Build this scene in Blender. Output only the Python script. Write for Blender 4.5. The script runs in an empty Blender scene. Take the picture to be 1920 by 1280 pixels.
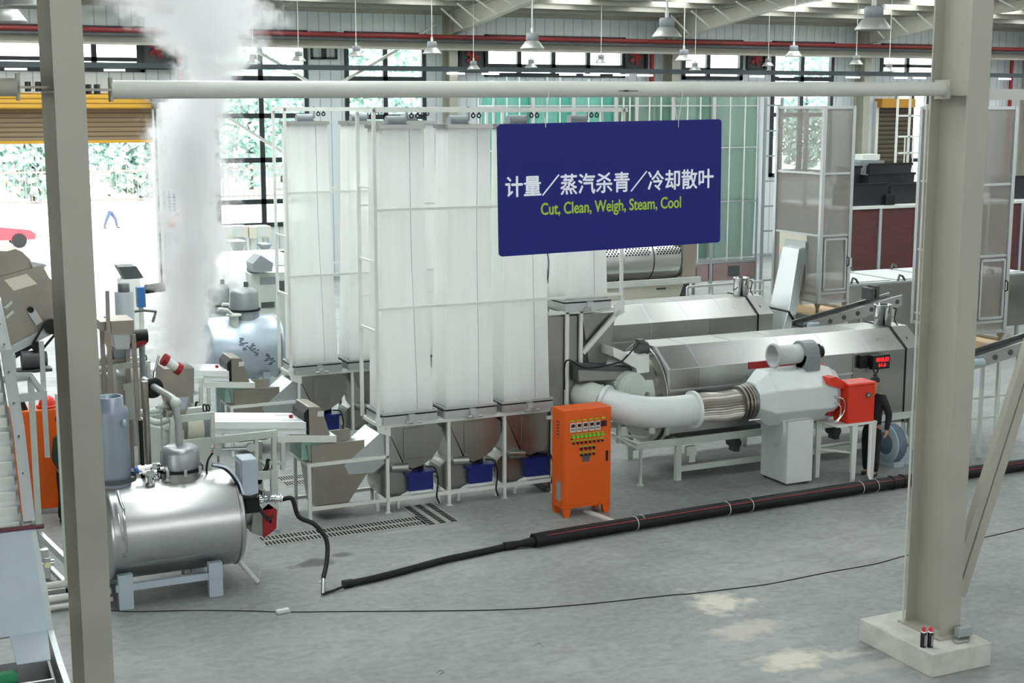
import bpy, bmesh, math, random
from mathutils import Vector, Matrix
random.seed(7)
S = bpy.context.scene
COL = S.collection
PI = math.pi
# ---------------------------------------------------------------- camera
CAM_H = 6.4
cd = bpy.data.cameras.new('camera'); cam = bpy.data.objects.new('camera', cd); COL.objects.link(cam)
cd.sensor_width = 36; cd.lens = 2667/1920*36; cd.clip_start = .1; cd.clip_end = 600
PITCH, YAW = math.radians(9.47), math.radians(25.4)
cam.location = (0, 0, CAM_H); cam.rotation_euler = (PI/2-PITCH, 0, -YAW)
S.camera = cam
# ---------------------------------------------------------------- world, lights, exposure
w = bpy.data.worlds.new('overcast_sky'); S.world = w; w.use_nodes = True
nt = w.node_tree; nt.nodes.clear()
bg = nt.nodes.new('ShaderNodeBackground'); wo = nt.nodes.new('ShaderNodeOutputWorld')
tc = nt.nodes.new('ShaderNodeTexCoord'); sx = nt.nodes.new('ShaderNodeSeparateXYZ'); rp = nt.nodes.new('ShaderNodeValToRGB')
nt.links.new(tc.outputs['Generated'], sx.inputs[0]); nt.links.new(sx.outputs['Z'], rp.inputs[0])
rp.color_ramp.elements[0].position = 0.0; rp.color_ramp.elements[0].color = (.98, .99, 1, 1)
rp.color_ramp.elements[1].position = 1.0; rp.color_ramp.elements[1].color = (.93, .97, 1, 1)
nt.links.new(rp.outputs[0], bg.inputs[0]); bg.inputs[1].default_value = 4.2
nt.links.new(bg.outputs[0], wo.inputs[0])
S.view_settings.view_transform = 'Standard'; S.view_settings.look = 'None'
S.view_settings.gamma = 1; S.view_settings.use_curve_mapping = False
S.view_settings.exposure = 1.02
c_ = S.cycles
c_.max_bounces = 8; c_.diffuse_bounces = 4; c_.glossy_bounces = 4; c_.transmission_bounces = 4
c_.transparent_max_bounces = 16; c_.volume_bounces = 10; c_.volume_step_rate = 2.0; c_.volume_max_steps = 128; c_.sample_clamp_indirect = 6
c_.caustics_reflective = False; c_.caustics_refractive = False
try: c_.use_denoising = True
except Exception: pass

def area_light(name, loc, rot, sx_, sy_, power, color=(1, 1, 1)):
    l = bpy.data.lights.new(name, 'AREA'); l.shape = 'RECTANGLE'; l.size = sx_; l.size_y = sy_
    l.energy = power; l.color = color
    o = bpy.data.objects.new(name, l); o.location = loc; o.rotation_euler = rot; COL.objects.link(o)
    return o
# ---------------------------------------------------------------- measuring helpers (a picture point at a known depth -> world)
_fw = Vector((math.sin(YAW)*math.cos(PITCH), math.cos(YAW)*math.cos(PITCH), -math.sin(PITCH)))
_rt = Vector((math.cos(YAW), -math.sin(YAW), 0)); _up = _rt.cross(_fw)
def ray(x, y): return _fw + (x-960)/2667*_rt + (640-y)/2667*_up
def A(x, y, Y):
    d = ray(x, y); return Vector((0, 0, CAM_H)) + d*(Y/d.y)
def AX(x, y, X):
    d = ray(x, y); return Vector((0, 0, CAM_H)) + d*(X/d.x)
def G(x, y, z=0.0):
    d = ray(x, y); return Vector((0, 0, CAM_H)) + d*((z-CAM_H)/d.z)
# ---------------------------------------------------------------- materials
def hx(h):
    h = h.lstrip('#'); r = []
    for i in (0, 2, 4):
        c = int(h[i:i+2], 16)/255
        r.append(c/12.92 if c <= .04045 else ((c+.055)/1.055)**2.4)
    return (*r, 1)
MATS = {}
def mat(name, col, rough=.5, metal=0., var=0., vscale=4., bump=0., bscale=40., stretch=None, spec=None, rvar=0.):
    if name in MATS: return MATS[name]
    m = bpy.data.materials.new(name); m.use_nodes = True; n = m.node_tree.nodes; L = m.node_tree.links
    b = n['Principled BSDF']; c = hx(col) if isinstance(col, str) else (*col, 1)
    b.inputs['Base Color'].default_value = c; b.inputs['Roughness'].default_value = rough; b.inputs['Metallic'].default_value = metal
    if spec is not None: b.inputs['Specular IOR Level'].default_value = spec
    if var or rvar or bump:
        g = n.new('ShaderNodeTexCoord'); mp = n.new('ShaderNodeMapping')
        L.new(g.outputs['Object'], mp.inputs[0])
        if stretch: mp.inputs['Scale'].default_value = stretch
    if var or rvar:
        t = n.new('ShaderNodeTexNoise'); t.inputs['Scale'].default_value = vscale; t.inputs['Detail'].default_value = 4
        L.new(mp.outputs[0], t.inputs[0])
    if var:
        r = n.new('ShaderNodeMapRange'); r.inputs[1].default_value = .3; r.inputs[2].default_value = .7
        r.inputs[3].default_value = 1-var; r.inputs[4].default_value = 1+var
        L.new(t.outputs[0], r.inputs[0])
        x = n.new('ShaderNodeMix'); x.data_type = 'RGBA'; x.blend_type = 'MULTIPLY'; x.inputs[0].default_value = 1
        x.inputs[6].default_value = c; L.new(r.outputs[0], x.inputs[7]); L.new(x.outputs[2], b.inputs['Base Color'])
    if rvar:
        r2 = n.new('ShaderNodeMapRange'); r2.inputs[1].default_value = .3; r2.inputs[2].default_value = .7
        r2.inputs[3].default_value = max(.02, rough-rvar); r2.inputs[4].default_value = rough+rvar
        L.new(t.outputs[0], r2.inputs[0]); L.new(r2.outputs[0], b.inputs['Roughness'])
    if bump:
        t2 = n.new('ShaderNodeTexNoise'); t2.inputs['Scale'].default_value = bscale; L.new(mp.outputs[0], t2.inputs[0])
        bp = n.new('ShaderNodeBump'); bp.inputs['Strength'].default_value = bump; bp.inputs['Distance'].default_value = .02
        L.new(t2.outputs[0], bp.inputs['Height']); L.new(bp.outputs[0], b.inputs['Normal'])
    MATS[name] = m; return m
def striped(name, col, dark, period, axis='X', duty=.12, rough=.5, bump=.5, metal=0.):
    """ribbed sheet: narrow seams every `period` metres along one object axis"""
    m = mat(name, col, rough, metal); n = m.node_tree.nodes; L = m.node_tree.links; b = n['Principled BSDF']
    g = n.new('ShaderNodeTexCoord'); s = n.new('ShaderNodeSeparateXYZ'); L.new(g.outputs['Object'], s.inputs[0])
    d = n.new('ShaderNodeMath'); d.operation = 'DIVIDE'; d.inputs[1].default_value = period; L.new(s.outputs[axis], d.inputs[0])
    f = n.new('ShaderNodeMath'); f.operation = 'FRACT'; L.new(d.outputs[0], f.inputs[0])
    lt = n.new('ShaderNodeMath'); lt.operation = 'LESS_THAN'; lt.inputs[1].default_value = duty; L.new(f.outputs[0], lt.inputs[0])
    x = n.new('ShaderNodeMix'); x.data_type = 'RGBA'; x.inputs[6].default_value = hx(col); x.inputs[7].default_value = hx(dark)
    L.new(lt.outputs[0], x.inputs[0]); L.new(x.outputs[2], b.inputs['Base Color'])
    pp = n.new('ShaderNodeMath'); pp.operation = 'PINGPONG'; pp.inputs[1].default_value = .5; L.new(f.outputs[0], pp.inputs[0])
    bp = n.new('ShaderNodeBump'); bp.inputs['Strength'].default_value = bump; bp.inputs['Distance'].default_value = period*.25
    L.new(pp.outputs[0], bp.inputs['Height']); L.new(bp.outputs[0], b.inputs['Normal'])
    return m
def seethrough(name, col, alpha, transl=.4, rough=.7, gloss=False, weave=0):
    """cloth or net that lets part of the light straight through"""
    m = bpy.data.materials.new(name); m.use_nodes = True; n = m.node_tree.nodes; L = m.node_tree.links
    n.clear(); o = n.new('ShaderNodeOutputMaterial'); c = hx(col)
    d = n.new('ShaderNodeBsdfDiffuse'); d.inputs[0].default_value = c
    t = n.new('ShaderNodeBsdfTranslucent'); t.inputs[0].default_value = c
    x = n.new('ShaderNodeMixShader'); x.inputs[0].default_value = transl; L.new(d.outputs[0], x.inputs[1]); L.new(t.outputs[0], x.inputs[2])
    tr = n.new('ShaderNodeBsdfTransparent'); y = n.new('ShaderNodeMixShader'); y.inputs[0].default_value = alpha
    L.new(tr.outputs[0], y.inputs[1]); L.new(x.outputs[0], y.inputs[2])
    if weave:
        g = n.new('ShaderNodeTexCoord'); mp = n.new('ShaderNodeMapping'); mp.inputs['Scale'].default_value = (1, 1, .06)
        nz = n.new('ShaderNodeTexNoise'); nz.inputs['Scale'].default_value = weave; nz.inputs['Detail'].default_value = 3
        L.new(g.outputs['Object'], mp.inputs[0]); L.new(mp.outputs[0], nz.inputs[0])
        r = n.new('ShaderNodeMapRange'); r.inputs[1].default_value = .3; r.inputs[2].default_value = .7
        r.inputs[3].default_value = alpha-.05; r.inputs[4].default_value = min(1, alpha+.05)
        L.new(nz.outputs[0], r.inputs[0]); L.new(r.outputs[0], y.inputs[0])
    L.new(y.outputs[0], o.inputs[0]); MATS[name] = m; return m

M_steel = mat('brushed_stainless', '#b4b5b1', .32, 1, var=.03, vscale=1.2, rvar=.05)
M_steel2 = mat('stainless_sheet', '#a3a29b', .34, 1, var=.04, vscale=1.5, rvar=.06)
M_tank = mat('polished_tank', '#c8c9c7', .33, 1, var=.05, vscale=1.5)
M_galv = mat('galvanised_sheet', '#c0c7c6', .42, 1, var=.05, vscale=2, rvar=.06)
M_brown = mat('dull_stainless', '#a09a90', .42, 1, var=.1, vscale=2)
M_alu = mat('aluminium_profile', '#c3c8c6', .4, .75)
M_frame = mat('white_frame_paint', '#d9ddd6', .45, var=.04)
M_pale = mat('pale_green_paint', '#c3ccc2', .45, var=.06, vscale=3)
M_white = mat('white_enamel', '#d2d8d5', .32, var=.03)
M_whiteb = mat('bright_white_enamel', '#e6ebea', .3, var=.02)
M_cream = mat('cream_panel', '#d8d6c6', .5, var=.04)
M_beam = mat('beige_steel_paint', '#a8a699', .5, var=.05, vscale=1.5)
M_pipe = mat('grey_white_pipe_paint', '#c6c9c0', .38, var=.06, vscale=2)
M_black = mat('black_rubber', '#111112', .48, var=.2, spec=.35)
M_blackp = mat('black_painted_sheet', '#1c1e26', .42, var=.1)
M_dkgrey = mat('dark_grey_paint', '#4c4f50', .5, var=.1)
M_grey = mat('grey_paint', '#8c9294', .5, var=.06)
M_greyblue = mat('grey_blue_enamel', '#a9b8bf', .42, var=.04)
M_orange = mat('orange_enamel', '#dc5a08', .42, var=.05, vscale=2)
M_red = mat('red_enamel', '#d8300f', .4, var=.05)
M_dred = mat('dark_red_paint', '#97161c', .4, var=.08)
M_blue = mat('blue_motor_paint', '#16236e', .4, var=.08)
M_navy = mat('sign_blue_board', '#1a2272', .45, var=.02, vscale=1, spec=.2)
M_letw = mat('sign_letters_white', '#eef0fb', .5)
M_letg = mat('sign_letters_green', '#9cc41c', .5)
M_win = mat('black_window_frame', '#23292c', .45)
M_chrome = mat('chrome', '#d8dadb', .12, 1)
M_plywood = mat('pale_plywood', '#c9a878', .6, var=.12, vscale=3, stretch=(1, 8, 1))
M_brick = mat('red_brown_panel', '#5d3534', .7, var=.2, vscale=3, stretch=(1, 1, 14), bump=.3, bscale=18)
M_red_led = None
M_cloth = seethrough('white_filter_cloth', '#f6f8f5', .83, .5, weave=4)
M_net = seethrough('grey_wire_mesh', '#a5a19a', .6, .25, weave=0)
M_teal = seethrough('teal_debris_net', '#6cc0ad', .62, .5, weave=6)
M_green = seethrough('dull_green_net', '#7f9f8f', .6, .45, weave=6)
M_film = mat('white_shrink_wrap', '#e9ece9', .35, bump=.25, bscale=6)
M_paper = mat('paper', '#e6ddc9', .7)
M_pot = mat('polished_pot', '#cfd2d2', .15, 1)
M_conc = mat('plinth_concrete', '#c4c4ba', .85, var=.14, vscale=4, bump=.25, bscale=12)
M_bluefilm = mat('blue_film_cladding', '#b7c6d0', .3, .4, var=.05)
def glass():
    m = bpy.data.materials.new('window_glass'); m.use_nodes = True; n = m.node_tree.nodes; L = m.node_tree.links; n.clear()
    o = n.new('ShaderNodeOutputMaterial'); t = n.new('ShaderNodeBsdfTransparent'); t.inputs[0].default_value = (.93, .98, .97, 1)
    g = n.new('ShaderNodeBsdfGlossy'); g.inputs['Roughness'].default_value = .03
    f = n.new('ShaderNodeMixShader'); f.inputs[0].default_value = .06
    L.new(t.outputs[0], f.inputs[1]); L.new(g.outputs[0], f.inputs[2]); L.new(f.outputs[0], o.inputs[0]); return m
M_glass = glass()
def emit(name, col, st):
    m = bpy.data.materials.new(name); m.use_nodes = True; b = m.node_tree.nodes['Principled BSDF']
    b.inputs['Base Color'].default_value = (0, 0, 0, 1); b.inputs['Emission Color'].default_value = hx(col); b.inputs['Emission Strength'].default_value = st
    return m
M_led = emit('red_led_digits', '#ff1418', 2.5)
# ---------------------------------------------------------------- mesh helpers
def V(*a): return Vector(a)
class MB:
    """collects shapes (world coordinates) into ONE mesh"""
    def __init__(s): s.v = []; s.f = []; s.sm = []
    def add(s, vs, fs, smooth=False):
        k = len(s.v); s.v += [Vector(p) for p in vs]
        for f in fs: s.f.append([i+k for i in f]); s.sm.append(smooth)
        return s
    def box(s, a, b):
        x0, x1 = sorted((a[0], b[0])); y0, y1 = sorted((a[1], b[1])); z0, z1 = sorted((a[2], b[2]))
        return s.add([(x0,y0,z0),(x1,y0,z0),(x1,y1,z0),(x0,y1,z0),(x0,y0,z1),(x1,y0,z1),(x1,y1,z1),(x0,y1,z1)],
                     [(3,2,1,0),(4,5,6,7),(0,1,5,4),(1,2,6,5),(2,3,7,6),(3,0,4,7)])
    def cbox(s, c, d, rot=None):
        hx_, hy, hz = d[0]/2, d[1]/2, d[2]/2
        vs = [V(x, y, z) for z in (-hz, hz) for x, y in ((-hx_,-hy),(hx_,-hy),(hx_,hy),(-hx_,hy))]
        if rot is not None: vs = [rot @ p for p in vs]
        c = Vector(c)
        return s.add([p+c for p in vs], [(3,2,1,0),(4,5,6,7),(0,1,5,4),(1,2,6,5),(2,3,7,6),(3,0,4,7)])
    def bar(s, a, b, wd, ht=None, up=(0, 0, 1)):
        """square bar from a to b"""
        a, b = Vector(a), Vector(b); d = (b-a); 
        if d.length < 1e-6: return s
        d.normalize(); u = Vector(up)
        if abs(d.dot(u)) > .98: u = V(0, 1, 0)
        r = d.cross(u).normalized(); u = r.cross(d).normalized(); ht = ht or wd
        q = [(-1,-1),(1,-1),(1,1),(-1,1)]
        vs = [a + r*(i*wd/2) + u*(j*ht/2) for i, j in q] + [b + r*(i*wd/2) + u*(j*ht/2) for i, j in q]
        return s.add(vs, [(0,1,2,3),(7,6,5,4),(0,4,5,1),(1,5,6,2),(2,6,7,3),(3,7,4,0)])
    def cyl(s, a, b, r0, r1=None, n=24, caps=True, phase=0., smooth=True):
        a, b = Vector(a), Vector(b); r1 = r0 if r1 is None else r1
        d = (b-a).normalized(); u = V(0, 0, 1) if abs(d.z) < .95 else V(0, 1, 0)
        r = d.cross(u).normalized(); u = r.cross(d).normalized()
        vs = []
        for c, rr in ((a, r0), (b, r1)):
            for i in range(n):
                t = 2*PI*i/n+phase; vs.append(c + r*(rr*math.cos(t)) + u*(rr*math.sin(t)))
        fs = [(i, (i+1) % n, n+(i+1) % n, n+i) for i in range(n)]
        s.add(vs, fs, smooth)
        if caps: s.add(vs, [tuple(range(n-1, -1, -1)), tuple(range(n, 2*n))])
        return s
    def tube(s, pts, r, n=10, caps=True, rs=None):
        pts = [Vector(p) for p in pts]; rings = []; m = len(pts); pu = None
        for i, p in enumerate(pts):
            d = (pts[min(i+1, m-1)]-pts[max(i-1, 0)]).normalized()
            if pu is None:
                u = V(0, 0, 1) if abs(d.z) < .9 else V(1, 0, 0)
            else: u = pu
            rr = d.cross(u)
            if rr.length < 1e-4: rr = d.cross(V(1, 0, 0))
            rr.normalize(); u = rr.cross(d).normalized(); pu = u
            q = rs[i] if rs else r
            rings.append([p + rr*(q*math.cos(2*PI*k/n)) + u*(q*math.sin(2*PI*k/n)) for k in range(n)])
        vs = [x for R in rings for x in R]; fs = []
        for i in range(m-1):
            for k in range(n): fs.append((i*n+k, i*n+(k+1) % n, (i+1)*n+(k+1) % n, (i+1)*n+k))
        s.add(vs, fs, True)
        if caps: s.add(vs, [tuple(range(n-1, -1, -1)), tuple(range((m-1)*n, m*n))])
        return s
    def loft(s, rings, caps=True, smooth=False, closed=True):
        n = len(rings[0]); vs = [p for R in rings for p in R]; fs = []
        for i in range(len(rings)-1):
            for k in range(n if closed else n-1):
                fs.append((i*n+k, i*n+(k+1) % n, (i+1)*n+(k+1) % n, (i+1)*n+k))
        s.add(vs, fs, smooth)
        if caps: s.add(vs, [tuple(range(n-1, -1, -1)), tuple(range((len(rings)-1)*n, len(rings)*n))])
        return s
    def prismY(s, poly, y0, y1, smooth=False):
        """polygon [(x,z)] extruded along Y"""
        return s.loft([[V(x, y0, z) for x, z in poly], [V(x, y1, z) for x, z in poly]], True, smooth)
    def prismX(s, poly, x0, x1, smooth=False):
        return s.loft([[V(x0, y, z) for y, z in poly], [V(x1, y, z) for y, z in poly]], True, smooth)
    def prismZ(s, poly, z0, z1, smooth=False):
        return s.loft([[V(x, y, z0) for x, y in poly], [V(x, y, z1) for x, y in poly]], True, smooth)
    def lathe(s, prof, c, axis=(0, 0, 1), n=32, smooth=True):
        """profile [(radius, height)] round an axis through c"""
        d = Vector(axis).normalized(); u = V(0, 0, 1) if abs(d.z) < .95 else V(0, 1, 0)
        r = d.cross(u).normalized(); u = r.cross(d).normalized(); c = Vector(c)
        vs = [c + d*h + r*(q*math.cos(2*PI*k/n)) + u*(q*math.sin(2*PI*k/n)) for q, h in prof for k in range(n)]
        fs = []
        for i in range(len(prof)-1):
            for k in range(n): fs.append((i*n+k, i*n+(k+1) % n, (i+1)*n+(k+1) % n, (i+1)*n+k))
        return s.add(vs, fs, smooth)
    def quad(s, a, b, c, d): return s.add([a, b, c, d], [(0, 1, 2, 3)])
    def ball(s, c, r, sc=(1, 1, 1), n=16, m=10):
        prof = [(max(1e-4, math.sin(PI*i/m)), -math.cos(PI*i/m)) for i in range(m+1)]
        vs = [Vector(c) + V(q*r*sc[0]*math.cos(2*PI*k/n), q*r*sc[1]*math.sin(2*PI*k/n), h*r*sc[2]) for q, h in prof for k in range(n)]
        fs = [(i*n+k, i*n+(k+1) % n, (i+1)*n+(k+1) % n, (i+1)*n+k) for i in range(m) for k in range(n)]
        return s.add(vs, fs, True)
    def torus(s, c, R, r, axis=(0, 0, 1), n=24, m=8):
        d = Vector(axis).normalized(); u = V(0, 0, 1) if abs(d.z) < .95 else V(0, 1, 0)
        a = d.cross(u).normalized(); u = a.cross(d).normalized(); c = Vector(c); vs = []
        for i in range(n):
            t = 2*PI*i/n; q = a*math.cos(t)+u*math.sin(t)
            for k in range(m): vs.append(c + q*(R+r*math.cos(2*PI*k/m)) + d*(r*math.sin(2*PI*k/m)))
        fs = [(i*m+k, i*m+(k+1) % m, ((i+1) % n)*m+(k+1) % m, ((i+1) % n)*m+k) for i in range(n) for k in range(m)]
        return s.add(vs, fs, True)
    def obj(s, name, m, parent=None, label=None, bevel=0, solid=0, subd=0):
        me = bpy.data.meshes.new(name); base = V(0, 0, 0); p = parent
        while p is not None: base = base + p.location; p = p.parent
        me.from_pydata([tuple(p-base) for p in s.v], [], s.f)
        for i, q in enumerate(me.polygons): q.use_smooth = s.sm[i]
        bm = bmesh.new(); bm.from_mesh(me); bmesh.ops.recalc_face_normals(bm, faces=bm.faces); bm.to_mesh(me); bm.free()
        o = bpy.data.objects.new(name, me); COL.objects.link(o); me.materials.append(m)
        if parent is not None: o.parent = parent
        if label: o['label'] = label
        if solid:
            k = o.modifiers.new('s', 'SOLIDIFY'); k.thickness = solid; k.offset = 0
        if bevel:
            k = o.modifiers.new('b', 'BEVEL'); k.width = bevel; k.segments = 2; k.limit_method = 'ANGLE'; k.angle_limit = .6
        if subd:
            k = o.modifiers.new('d', 'SUBSURF'); k.levels = k.render_levels = subd
        return o
def thing(name, label, cat, loc, group=None):
    o = bpy.data.objects.new(name, None); COL.objects.link(o); o.location = loc; o.empty_display_size = .1
    o['label'] = label; o['category'] = cat
    if group: o['group'] = group
    return o
def tag(o, label, cat, group=None, kind=None):
    o['label'] = label; o['category'] = cat
    if group: o['group'] = group
    if kind: o['kind'] = kind
    return o
def struct(o, label=None):
    o['kind'] = 'structure'
    if label: o['label'] = label
    return o
def dup(root, off, label=None, group=None):
    r = root.copy(); COL.objects.link(r); r.location = root.location + Vector(off)
    if label: r['label'] = label
    if group: r['group'] = group
    for ch in list(root.children):
        c = ch.copy(); COL.objects.link(c); c.parent = r
        for g in list(ch.children):
            d = g.copy(); COL.objects.link(d); d.parent = c
    return r
def arc(c, r, a0, a1, n, plane='XZ', y=0):
    out = []
    for i in range(n+1):
        t = a0+(a1-a0)*i/n
        if plane == 'XZ': out.append((c[0]+r*math.cos(t), c[1]+r*math.sin(t)))
    return out
def bez(pts, n=10):
    """smooth curve through points (Catmull-Rom)"""
    P = [Vector(p) for p in pts]; P = [P[0]*2-P[1]] + P + [P[-1]*2-P[-2]]; out = []
    for i in range(1, len(P)-2):
        a, b, c, d = P[i-1:i+3]
        for k in range(n):
            t = k/n
            out.append(.5*((2*b)+(c-a)*t+(2*a-5*b+4*c-d)*t*t+(3*b-a-3*c+d)*t**3))
    out.append(P[-2]); return out
def text_mesh(body, size, mat_, name, parent, M, label=None, thick=.004, xscale=1., bold=0.):
    cu = bpy.data.curves.new(name, 'FONT'); cu.body = body; cu.size = size; cu.extrude = thick; cu.offset = bold; cu.align_x = 'CENTER'; cu.align_y = 'CENTER'
    t = bpy.data.objects.new(name, cu); COL.objects.link(t)
    dg = bpy.context.evaluated_depsgraph_get(); dg.update()
    me = bpy.data.meshes.new_from_object(t.evaluated_get(dg)); bpy.data.objects.remove(t); bpy.data.curves.remove(cu)
    base = V(0, 0, 0); p = parent
    while p is not None: base = base + p.location; p = p.parent
    for v in me.vertices:
        v.co.x *= xscale; v.co = M @ v.co - base
    o = bpy.data.objects.new(name, me); COL.objects.link(o); o.parent = parent; me.name = name
    me.materials.clear(); me.materials.append(mat_)
    if label: o['label'] = label
    return o
# ================================================================ SETTING
YW = 51.0          # back wall
BAY = [1.85+9.8*k for k in range(-1, 6)]
def zr(y): return 10.0+(YW-y)*.055          # underside of the roof
# floor
def floor_mat():
    m = mat('polished_concrete_floor', '#8d908d', .5, spec=.22); n = m.node_tree.nodes; L = m.node_tree.links; b = n['Principled BSDF']
    g = n.new('ShaderNodeTexCoord')
    def noise(scale, detail=5, dist=0., st=None):
        t = n.new('ShaderNodeTexNoise'); t.inputs['Scale'].default_value = scale; t.inputs['Detail'].default_value = detail; t.inputs['Distortion'].default_value = dist
        if st:
            mp = n.new('ShaderNodeMapping'); mp.inputs['Scale'].default_value = st; L.new(g.outputs['Object'], mp.inputs[0]); L.new(mp.outputs[0], t.inputs[0])
        else: L.new(g.outputs['Object'], t.inputs[0])
        return t.outputs[0]
    def mrange(x, a, b_, c, d):
        r = n.new('ShaderNodeMapRange'); r.inputs[1].default_value = a; r.inputs[2].default_value = b_; r.inputs[3].default_value = c; r.inputs[4].default_value = d
        L.new(x, r.inputs[0]); return r.outputs[0]
    def mix(f, c1, c2, mode='MIX'):
        x = n.new('ShaderNodeMix'); x.data_type = 'RGBA'; x.blend_type = mode
        if isinstance(f, float): x.inputs[0].default_value = f
        else: L.new(f, x.inputs[0])
        for k, c in ((6, c1), (7, c2)):
            if isinstance(c, tuple): x.inputs[k].default_value = c
            else: L.new(c, x.inputs[k])
        return x.outputs[2]
    def math_(op, a, b_):
        x = n.new('ShaderNodeMath'); x.operation = op
        for k, c in ((0, a), (1, b_)):
            if isinstance(c, float): x.inputs[k].default_value = c
            else: L.new(c, x.inputs[k])
        return x.outputs[0]
    def blob(p, rx, ry, soft=.5):
        mp = n.new('ShaderNodeVectorMath'); mp.operation = 'SUBTRACT'; mp.inputs[1].default_value = (p[0], p[1], 0); L.new(g.outputs['Object'], mp.inputs[0])
        sc = n.new('ShaderNodeVectorMath'); sc.operation = 'MULTIPLY'; sc.inputs[1].default_value = (1/rx, 1/ry, 0); L.new(mp.outputs[0], sc.inputs[0])
        ln = n.new('ShaderNodeVectorMath'); ln.operation = 'LENGTH'; L.new(sc.outputs[0], ln.inputs[0])
        d = math_('ADD', ln.outputs['Value'], math_('MULTIPLY', math_('SUBTRACT', noise(3.2, 6), .5), 3.0))
        return mrange(d, 1-soft, 1+soft*.3, 1, 0)
    base = mix(mrange(noise(.35, 4), .3, .7, 0, 1), hx('#7d817f'), hx('#a1a4a0'))
    base = mix(mrange(noise(2.2, 6, 1.5, (1, 2.2, 1)), .35, .7, 0, .45), base, hx('#6e7170'))
    base = mix(mrange(noise(9, 4), .4, .7, 0, .25), base, hx('#b4b6b1'))
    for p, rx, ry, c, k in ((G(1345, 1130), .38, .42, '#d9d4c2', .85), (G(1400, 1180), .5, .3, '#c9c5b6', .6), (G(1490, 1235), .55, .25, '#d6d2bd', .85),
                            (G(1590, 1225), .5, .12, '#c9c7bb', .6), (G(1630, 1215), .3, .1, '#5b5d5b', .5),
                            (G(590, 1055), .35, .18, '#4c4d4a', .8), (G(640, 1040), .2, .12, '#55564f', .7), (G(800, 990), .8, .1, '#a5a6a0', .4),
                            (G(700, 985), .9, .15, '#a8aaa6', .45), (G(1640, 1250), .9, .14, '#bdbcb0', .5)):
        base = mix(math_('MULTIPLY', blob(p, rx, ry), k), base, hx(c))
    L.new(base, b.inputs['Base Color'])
    L.new(mrange(noise(1.3, 5), .3, .7, .42, .62), b.inputs['Roughness'])
    bp = n.new('ShaderNodeBump'); bp.inputs['Strength'].default_value = .06; bp.inputs['Distance'].default_value = .02
    L.new(noise(5, 6), bp.inputs['Height']); L.new(bp.outputs[0], b.inputs['Normal'])
    return m
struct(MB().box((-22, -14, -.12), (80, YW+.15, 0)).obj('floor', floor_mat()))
# ceiling: ribbed sheets with translucent skylight strips
M_roof = striped('roof_sheet', '#9ba09c', '#80857f', .3, 'X', .1, .5, .4)
M_sky = seethrough('skylight_sheet', '#f2f7f4', .25, .7)
rm = MB(); sk = MB()
gaps = [(1.2, 4.4, 18, 46), (4.5, 6.6, 5, 48.6), (8.65, 10.25, 20, 48.6), (21.9, 24.0, 12.5, 31)]  # unseen strip over the steam added to brighten it; the rest sized for light
for b_ in BAY[2:]:
    for o_ in (-7.2, -3.0, 2.6, 6.8):
        if 13 < b_+o_ < 75 and not any(abs(b_+o_-g_[0]) < 1 for g_ in gaps): gaps += [(b_+o_, b_+o_+.55, 4, 12.5), (b_+o_, b_+o_+1.6, 27, 48.6)]
def roof_piece(mb, a, b, y0, y1, th):
    mb.loft([[V(a, y0, zr(y0)), V(b, y0, zr(y0)), V(b, y0, zr(y0)+th), V(a, y0, zr(y0)+th)], [V(a, y1, zr(y1)), V(b, y1, zr(y1)), V(b, y1, zr(y1)+th), V(a, y1, zr(y1)+th)]])
XX = sorted({-22, 80, *[v for g_ in gaps for v in g_[:2]]})
for a, b in zip(XX, XX[1:]):
    y = -14.0
    for g_ in sorted([g_ for g_ in gaps if g_[0] <= a+1e-6 and g_[1] >= b-1e-6], key=lambda q: q[2]):
        if g_[2] > y+1e-3: roof_piece(rm, a, b, y, g_[2], .08)
        y = g_[3]
    roof_piece(rm, a, b, y, YW+.3, .08)
for g_ in gaps: roof_piece(sk, *g_, .02)
ceil = struct(rm.obj('ceiling', M_roof))
struct(sk.obj('skylight', M_sky, ceil))
for y in [50.3-1.5*k for k in range(12)]:
    o = MB().box((-20, y-.04, zr(y)-.2), (79, y+.04, zr(y)-.004)); struct(o.obj('purlin', M_beam))
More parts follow.
